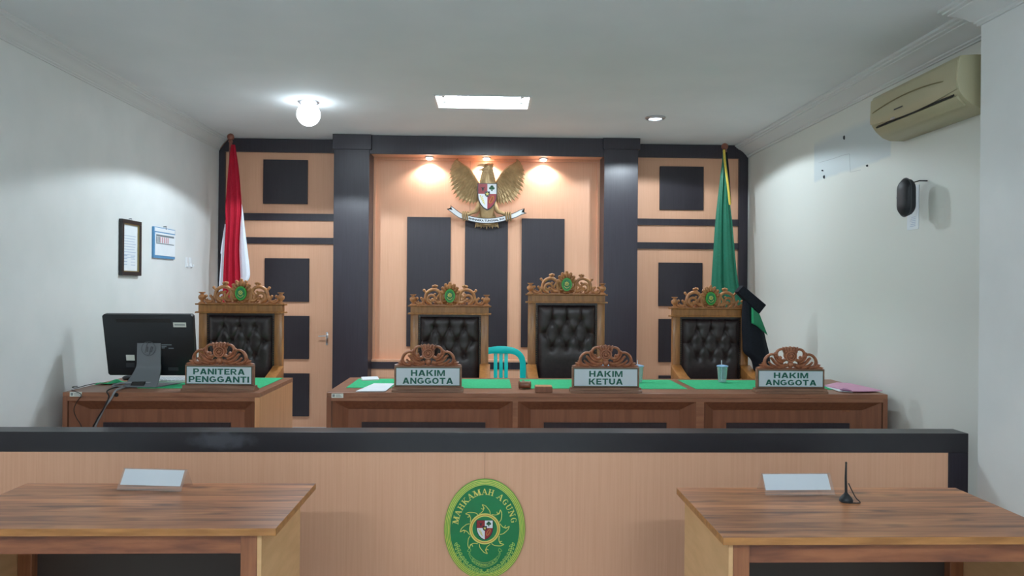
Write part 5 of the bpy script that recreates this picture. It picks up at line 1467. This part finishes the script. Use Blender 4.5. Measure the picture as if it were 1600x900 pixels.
# ------------------------------------------------------------------ things on the judges bench
PT = DZ + .0034                                       # top of the felt
x0, y0 = atz(556, 612, PT); x1, y1 = atz(614, 600, PT)
mb = MB(); a = (x1 - x0)
mb.xy([(0, 0), (a * 1.0, .01), (a * 1.06, y1 - y0), (.055, y1 - y0 + .005)], 0, .004)
o = mb.build('paper_sheet', 'paper', None, smooth=0, loc=(x0, y0, PT)); tag(o, 'white paper sheets on the left end of the judges bench', 'paper')
# folded glasses-case-like pad and pen
x0, y0 = atz(578, 594, PT)
t = thing('note_pad', 'small pale folded note pad on the green felt above the white paper', 'note pad', (x0, y0 + .01, PT), .35)
mb = MB(); mb.yz([(-.03, 0), (.03, 0), (.03, .006), (-.03, .004)], -.06, .06); mb.build('cover', 'sticker', t, smooth=0)
mb = MB(); mb.yz([(-.027, .0065), (.027, .0065), (.032, .020), (.028, .021)], -.058, .058); mb.build('leaf', 'white', t, smooth=0)
# gavel and sound block
gx, gy = atz(820, 608, DZ + .001)
t = thing('gavel', 'turned wooden gavel lying on the judges bench left of its sound block', 'gavel', (gx, gy + .02, DZ + .0008))
mb = MB(); mb.lathe([(0, -.042), (.018, -.042), (.024, -.039), (.026, -.034), (.023, -.030), (.0215, -.026), (.0225, -.02), (.0225, .02), (.0215, .026), (.023, .030), (.026, .034), (.024, .039), (.018, .042), (0, .042)], (0, 0, .026), 22, 'x'); mb.build('head', 'gavel', t)
mb = MB(); mb.lathe([(.008, .018), (.009, .03), (.0065, .06), (.008, .12), (.011, .17), (.009, .195), (.0, .2)], (0, 0, .024), 14, 'y'); mb.build('handle', 'gavel', t)
sx, sy = atz(850, 614, DZ + .001)
t = thing('sound_block', 'small brown wooden sound block on the front edge of the judges bench', 'sound block', (sx, DY + .055, DZ + .0008))
mb = MB(); mb.box(-.054, .054, -.042, .042, 0, .036); mb.build('block', 'desk_front', t, bevel=.003, smooth=0)
mb = MB(); mb.box(-.052, .052, -.040, .040, .0362, .041); mb.build('top_plate', 'desk_light', t, bevel=.002, smooth=0)
# cups with straws
def cup(px, py, label, Y=None):
    x, y = atz(px, py, PT)
    t = thing('plastic_cup', label, 'cup', (x, y, PT + .0004), 0, 'lidded plastic cups on the bench')
    mb = MB(); mb.lathe([(0, 0), (.026, 0), (.028, .003), (.037, .108), (.039, .112), (.0365, .112), (.0345, .106), (.026, .005), (0, .004)], seg=28); mb.build('cup_body', 'cup', t)
    mb = MB(); mb.lathe([(0, .122), (.012, .123), (.032, .119), (.040, .116), (.041, .111), (.0395, .1095), (.0395, .1135), (0, .118)], seg=28); mb.build('lid', 'cup_lid', t)
    mb = MB(); mb.tube([(-.006, 0, .008), (-.006, 0, .155)], .003, 8); mb.build('straw', 'white', t)
    return t
cup(1128.5, 597, 'clear lidded plastic cup with a straw on the green felt before the right armchair')
cup(997, 597, 'clear lidded plastic cup just right of the HAKIM KETUA sign, half hidden')
cup(947, 596, 'clear lidded plastic cup directly behind the HAKIM KETUA sign')
# pink folder and paper
x0, y0 = atz(1335, 606, PT)
t = thing('folder', 'pink card folder with white papers at the right end of the judges bench', 'folder', (x0, y0, DZ + .0008))
def onb(pts, h): return [(atz(px, py, DZ + h)[0] - x0, atz(px, py, DZ + h)[1] - y0) for px, py in pts]
mb = MB(); mb.xy(onb([(1287, 603), (1296, 606.5), (1310, 611.5), (1332, 613), (1350, 606), (1318, 600)], .004), 0.0030, .0065); mb.build('papers', 'paper', t, smooth=0)
mb = MB(); mb.xy(onb([(1288, 602.5), (1304, 606), (1330, 611.6), (1352, 611.6), (1379, 610.8), (1352, 604.5), (1326, 599), (1307, 598)], .010), .0068, .0125); mb.build('cover', 'pink', t, bevel=.0015, smooth=0)
mb = MB(); mb.xy(onb([(1312, 609.4), (1318, 607.2), (1324, 608.4), (1331, 611)], .014), .0127, .0165); mb.build('flap', 'pink_dark', t, smooth=0)

# ------------------------------------------------------------------ left wall
def on_left(px, py): y, z = atx(px, py, XL); return y, z
def wall_box(mb, y0, y1, z0, z1, d0, d1): mb.box(XL + d0, XL + d1, y0, y1, z0, z1)
fy0 = on_left(185.5, 386)[0]; fy1 = on_left(216, 386)[0]; fz0 = on_left(200, 430.5)[1]; fz1 = on_left(200, 344)[1]
fc = ((fy0 + fy1) / 2, (fz0 + fz1) / 2); fw_, fh_ = abs(fy1 - fy0) / 2, (fz1 - fz0) / 2
t = thing('picture_frame', 'black framed document hanging on the left wall beside the calendar', 'picture frame', (XL + .0008, fc[0], fc[1] - fh_))
mb = MB(); b = .028
for (y0, y1, z0, z1) in ((-fw_, fw_, 0, b), (-fw_, fw_, 2 * fh_ - b, 2 * fh_), (-fw_, -fw_ + b, b, 2 * fh_ - b), (fw_ - b, fw_, b, 2 * fh_ - b)): mb.box(0, .026, y0, y1, z0, z1)
mb.build('frame', 'frame_black', t, bevel=.002, smooth=0)
mb = MB(); g_ = .007
for (y0, y1, z0, z1) in ((-fw_ + b, fw_ - b, b, b + g_), (-fw_ + b, fw_ - b, 2 * fh_ - b - g_, 2 * fh_ - b), (-fw_ + b, -fw_ + b + g_, b + g_, 2 * fh_ - b - g_), (fw_ - b - g_, fw_ - b, b + g_, 2 * fh_ - b - g_)): mb.box(.002, .02, y0, y1, z0, z1)
mb.build('inner_moulding', 'frame_gold', t, smooth=0)
mb = MB(); mb.box(.001, .009, -fw_ + b + g_, fw_ - b - g_, b + g_, 2 * fh_ - b - g_); doc = mb.build('document', 'paper', t, smooth=0)
mb = MB(); iw = fw_ - b - g_
for k in range(9): z = 2 * fh_ - .12 - k * .02; mb.box(.009, .0095, -iw * .85, iw * (.8 - .1 * (k % 3)), z, z + .004)
for k in range(4): z = b + .05 + k * .022; mb.box(.009, .0095, -iw * .8, -iw * .8 + .05, z, z + .006); mb.box(.009, .0095, iw * .1, iw * .7, z, z + .004)
mb.build('print', 'print_blue', doc, smooth=0)
mb = MB(); mb.tube([(0, 0, 2 * fh_ + .012), (.02, 0, 2 * fh_ + .014)], .003, 6); mb.tube([(.012, -.03, 2 * fh_ - .004), (.014, 0, 2 * fh_ + .012), (.012, .03, 2 * fh_ - .004)], .0015, 5); mb.build('hanger', 'steel', t)
# calendar
cy0 = on_left(237, 380)[0]; cy1 = on_left(270.5, 380)[0]; cz0 = on_left(254, 404)[1]; cz1 = on_left(254, 356.5)[1]
cw, ch = abs(cy1 - cy0) / 2, cz1 - cz0
t = thing('wall_calendar', 'blue edged wall calendar with a red and grey date block on the left wall', 'calendar', (XL + .0008, (cy0 + cy1) / 2, cz0))
mb = MB(); mb.box(0, .016, -cw, cw, 0, ch); mb.build('pad', 'calendar_blue', t, bevel=.002, smooth=0)
mb = MB(); mb.box(.0162, .019, -cw + .018, cw - .006, .022, ch - .045); mb.box(.0162, .019, -cw + .012, cw - .012, ch - .036, ch - .006); pg = mb.build('page', 'paper', t, smooth=0)
mb = MB(); mb.box(.019, .0194, -cw + .035, cw - .03, ch - .075, ch - .06); mb.box(.019, .0194, -cw + .035, cw - .03, ch * .46, ch * .49)
for k in range(3): mb.box(.019, .0194, -cw + .035 + k * .026, -cw + .05 + k * .026, ch * .5, ch - .078)
mb.build('date_print', 'print_grey', pg, smooth=0)
mb = MB()
for k in range(5): mb.box(.0192, .0196, -cw + .11 + k * .034, -cw + .124 + k * .034, ch * .5, ch - .078)
mb.build('holiday_print', 'print_red', pg, smooth=0)
mb = MB(); mb.tube([(0, .01, ch + .012), (.024, .01, ch + .014)], .004, 6); mb.tube([(.02, .01, ch + .012), (.021, .012, ch - .012)], .002, 5); mb.build('nail', 'ink', t)
# twin plastic hooks
hy, hz = on_left(294.5, 411)
t = thing('wall_hook', 'pair of small clear plastic hooks on the left wall right of the calendar', 'wall hook', (XL + .0008, hy, hz))
for s in (-1, 1):
    mb = MB(); mb.box(0, .004, s * .042 - .03, s * .042 + .03, -.04, .05); mb.tube(smooth_path([(.004, s * .042, .0), (.006, s * .042, -.024), (.016, s * .042, -.034), (.026, s * .042, -.028), (.028, s * .042, -.014)], 4), .006, 8); mb.build('hook', 'white', t, bevel=.0015)

# ------------------------------------------------------------------ right wall
# air conditioner
AX = 2.413
ay1 = atx(1361, 180, AX)[0]; ay0 = atx(1497, 140, AX)[0]
az_t = atx(1497, 85, AX)[1]; az_b = atx(1497, 166, AX)[1]
zt_far = atx(1361, 152, AX)[1]
z_bot = atx(1400, 223, XR - .03)[1]
ZT = (az_t + zt_far) / 2
D = XR - AX - .0008; Lh = (ay1 - ay0) / 2
t = thing('air_conditioner', 'yellowed split air conditioner high on the right wall', 'air conditioner', (XR - .0008, (ay0 + ay1) / 2, z_bot))
H = ZT - z_bot
prof = [(0, 0), (0, H), (-D * .55, H + .002), (-D + .012, H - .004), (-D, H - .03), (-D - .006, H * .55), (-D + .004, H * .33), (-D + .03, H * .20), (-D + .075, H * .06), (-D * .45, 0)]
def swept(mb, prof, y0, y1): return mb.prism(prof, y0, y1, lambda u, v, w: (u, w, v))
mb = MB(); swept(mb, prof, -Lh, Lh); mb.build('body', 'ac', t, bevel=.006, smooth=35)
# front cover with its curved lower edge
mb = MB(); N = 24; g = []
for i in range(N + 1):
    yy = -Lh + .004 + (2 * Lh - .008) * i / N; zl = H * (.36 - .085 * (1 - (2 * i / N - 1) ** 2)); row = []
    for k in range(9):
        v = k / 8; z = zl + (H - .028 - zl) * v
        xx = -D - .010 + (.006 * v if v > .3 else .006 * .3) + max(0, (H * .40 - z)) * .28
        row.append((xx, yy, z))
    g.append(row)
G = [[mb.bm.verts.new(p) for p in r] for r in g]; G2 = [[mb.bm.verts.new((p[0] + .012, p[1], p[2])) for p in r] for r in g]
for i in range(N):
    for k in range(8): mb.face([G[i][k], G[i + 1][k], G[i + 1][k + 1], G[i][k + 1]]); mb.face([G2[i][k], G2[i][k + 1], G2[i + 1][k + 1], G2[i + 1][k]])
    mb.face([G[i][0], G2[i][0], G2[i + 1][0], G[i + 1][0]]); mb.face([G[i][8], G[i + 1][8], G2[i + 1][8], G2[i][8]])
for k in range(8): mb.face([G[0][k], G[0][k + 1], G2[0][k + 1], G2[0][k]]); mb.face([G[N][k], G2[N][k], G2[N][k + 1], G[N][k + 1]])
cover = mb.build('front_cover', 'ac', t, smooth=50)
# shallow curved groove across the cover
mb = MB(); pts = []
for i in range(25):
    u = i / 24; yy = Lh * (.93 - 1.68 * u); z = H * (.60 + .10 * (1 - (2 * u - 1) ** 2) ) + .0
    pts.append((-D - .0105, yy, z))
mb.tube(pts, [.001] + [.0035] * 23 + [.001], 6); mb.build('groove', 'ac_line', cover)
# louvre flap and dark outlet slot
def tilted(y0, y1, f0, f1, out, th):
    a = Vector((-D + .004, 0, H * .33)); b = Vector((-D + .075, 0, H * .06)); d = b - a; nrm = Vector((d.z, 0, -d.x)).normalized()
    if nrm.x > 0: nrm = -nrm
    p0 = a + d * f0 + nrm * out; p1 = a + d * f1 + nrm * out; q = nrm * -th
    return [(p0.x, y0, p0.z), (p0.x, y1, p0.z), (p0.x + q.x, y1, p0.z + q.z), (p0.x + q.x, y0, p0.z + q.z), (p1.x, y0, p1.z), (p1.x, y1, p1.z), (p1.x + q.x, y1, p1.z + q.z), (p1.x + q.x, y0, p1.z + q.z)]
mb = MB(); mb.hexa(tilted(-Lh + .05, Lh - .06, .10, .17, .016, .02)); mb.build('outlet_slot', 'ac_dark', t, smooth=0)
mb = MB(); mb.hexa(tilted(-Lh + .03, Lh - .04, .20, .86, .016, .016)); mb.build('louvre', 'ac', t, bevel=.003)
mb = MB(); mb.box(-D - .0125, -D - .0105, .06, .15, H * .455, H * .48); mb.build('badge', 'dark_grey', cover, smooth=0)
mb = MB(); mb.ell((-D - .006, .175, H * .30), (.004, .028, .008), 12, 6); mb.build('indicator', 'steel', cover)
mb = MB(); mb.box(-.02, -.004, -Lh - .0015, -Lh + .004, H * .55, H * .78); mb.build('side_slot', 'ac_dark', t, smooth=0)
# hanging black case with a slip of paper behind
ky, kz = atx(1421, 336, XR)
sy, sz = atx(1430, 330, XR)
y_a = atx(1418, 345, XR)[0]; y_b = atx(1436, 345, XR)[0]; za = atx(1428, 358.5, XR)[1]; zb_ = atx(1428, 290, XR)[1]
mb = MB(); mb.box(XR - .0028, XR - .0008, min(y_a, y_b), max(y_a, y_b), za, zb_)
o = mb.build('paper_slip', 'paper', None, smooth=0); tag(o, 'narrow paper slip on the right wall behind the black case', 'paper slip')
mb = MB(); yc = (y_a + y_b) / 2
for k in range(6): mb.box(-.0016, -.0011, -.03, .03 - .008 * (k % 3), .02 + k * .011, .023 + k * .011)
mb.build('print', 'print_blue', o, smooth=0)
CX = XR - .10
cyv, czv = atx(1416, 309, CX); zt_ = atx(1416, 279, CX)[1]; zb_ = atx(1416, 338, CX)[1]
hh = (zt_ - zb_) / 2
t = thing('hanging_case', 'black elongated zip case hanging from a nail on the right wall', 'case', (CX, cyv, zb_), 0)
ww = .068
mb = MB()
rings = []
for k in range(21):
    u = k / 20; z = hh * 2 * u
    e = min(z, 2 * hh - z); f = 1.0 if e >= ww else math.sqrt(max(1 - ((ww - e) / ww) ** 2, .0)) 
    f = max(f, .08)
    rings.append([(.042 * f * math.cos(a) * (abs(math.cos(a)) ** -.25 if abs(math.cos(a)) > .05 else 1), ww * f * math.sin(a), z) for a in [2 * PI * q / 24 for q in range(24)]])
mb.loft(rings); R_ = Matrix.Rotation(math.radians(0), 4, 'Z')
mb.build('case_body', 'case', t, smooth=60)
mb = MB()
loop = [(-.008, (ww + .001) * math.cos(a), hh + ((hh - ww) * (1 if math.sin(a) > 0 else -1) if abs(math.sin(a)) > 1e-6 else 0) + (ww + .001) * math.sin(a)) for a in [2 * PI * (q + .5) / 40 for q in range(40)]]
mb.tube(loop, .0035, 6, 1, closed=True); mb.build('zip', 'dark_grey', t)
mb = MB(); mb.tube([(-.012, ww + .002, hh * 1.2), (-.018, ww + .004, hh * 1.05), (-.016, ww + .003, hh * .98)], .004, 6); mb.build('zip_pull', 'steel', t)
mb = MB(); mb.tube([(0.0, -.045, 2 * hh - .035), (.05, -.05, 2 * hh - .02), (.099, -.05, 2 * hh - .02)], .004, 6); mb.build('hanging_loop', 'cable_black', t)
# wall plugs and pencil marks near the repainted patch
for (px, py, h_) in ((1320, 215, .035), (1288.5, 276.5, .03), (1356, 259, .016), (1286, 266.5, .012)):
    y, z = atx(px, py, XR)
    mb = MB(); mb.lathe([(0, 0), (.007, 0), (.009, -.004), (.005, -.012), (0, -.012)], (0, 0, 0), 10, 'x')
    for v in mb.bm.verts: v.co.z *= h_ / .018; v.co.y *= .6
    where = {1320: 'topmost, above the pale patch', 1288.5: 'lowest one at the left', 1356: 'the small one under the air conditioner', 1286: 'the faint one above the lowest'}[px]
    tag(mb.build('wall_plug', 'dark_grey', None, loc=(XR - .0006, y, z)), 'dark wall plug on the right wall, %s' % where, 'wall plug', 'wall plugs on the right wall')
mb = MB()
q = [atx(px, py, XR) for px, py in ((1279, 254.5), (1300, 248.5), (1320, 241.5), (1327.5, 240.5))]
mb.tube([(XR - .0004, y, z) for y, z in q], .0009, 4)
q = [atx(px, py, XR) for px, py in ((1327.5, 240.5), (1328.5, 269), (1345, 265.5))]
mb.tube([(XR - .0004, y, z) for y, z in q], .0009, 4)
o = mb.build('trim_30', 'pencil', None, keep=True); o['kind'] = 'structure'
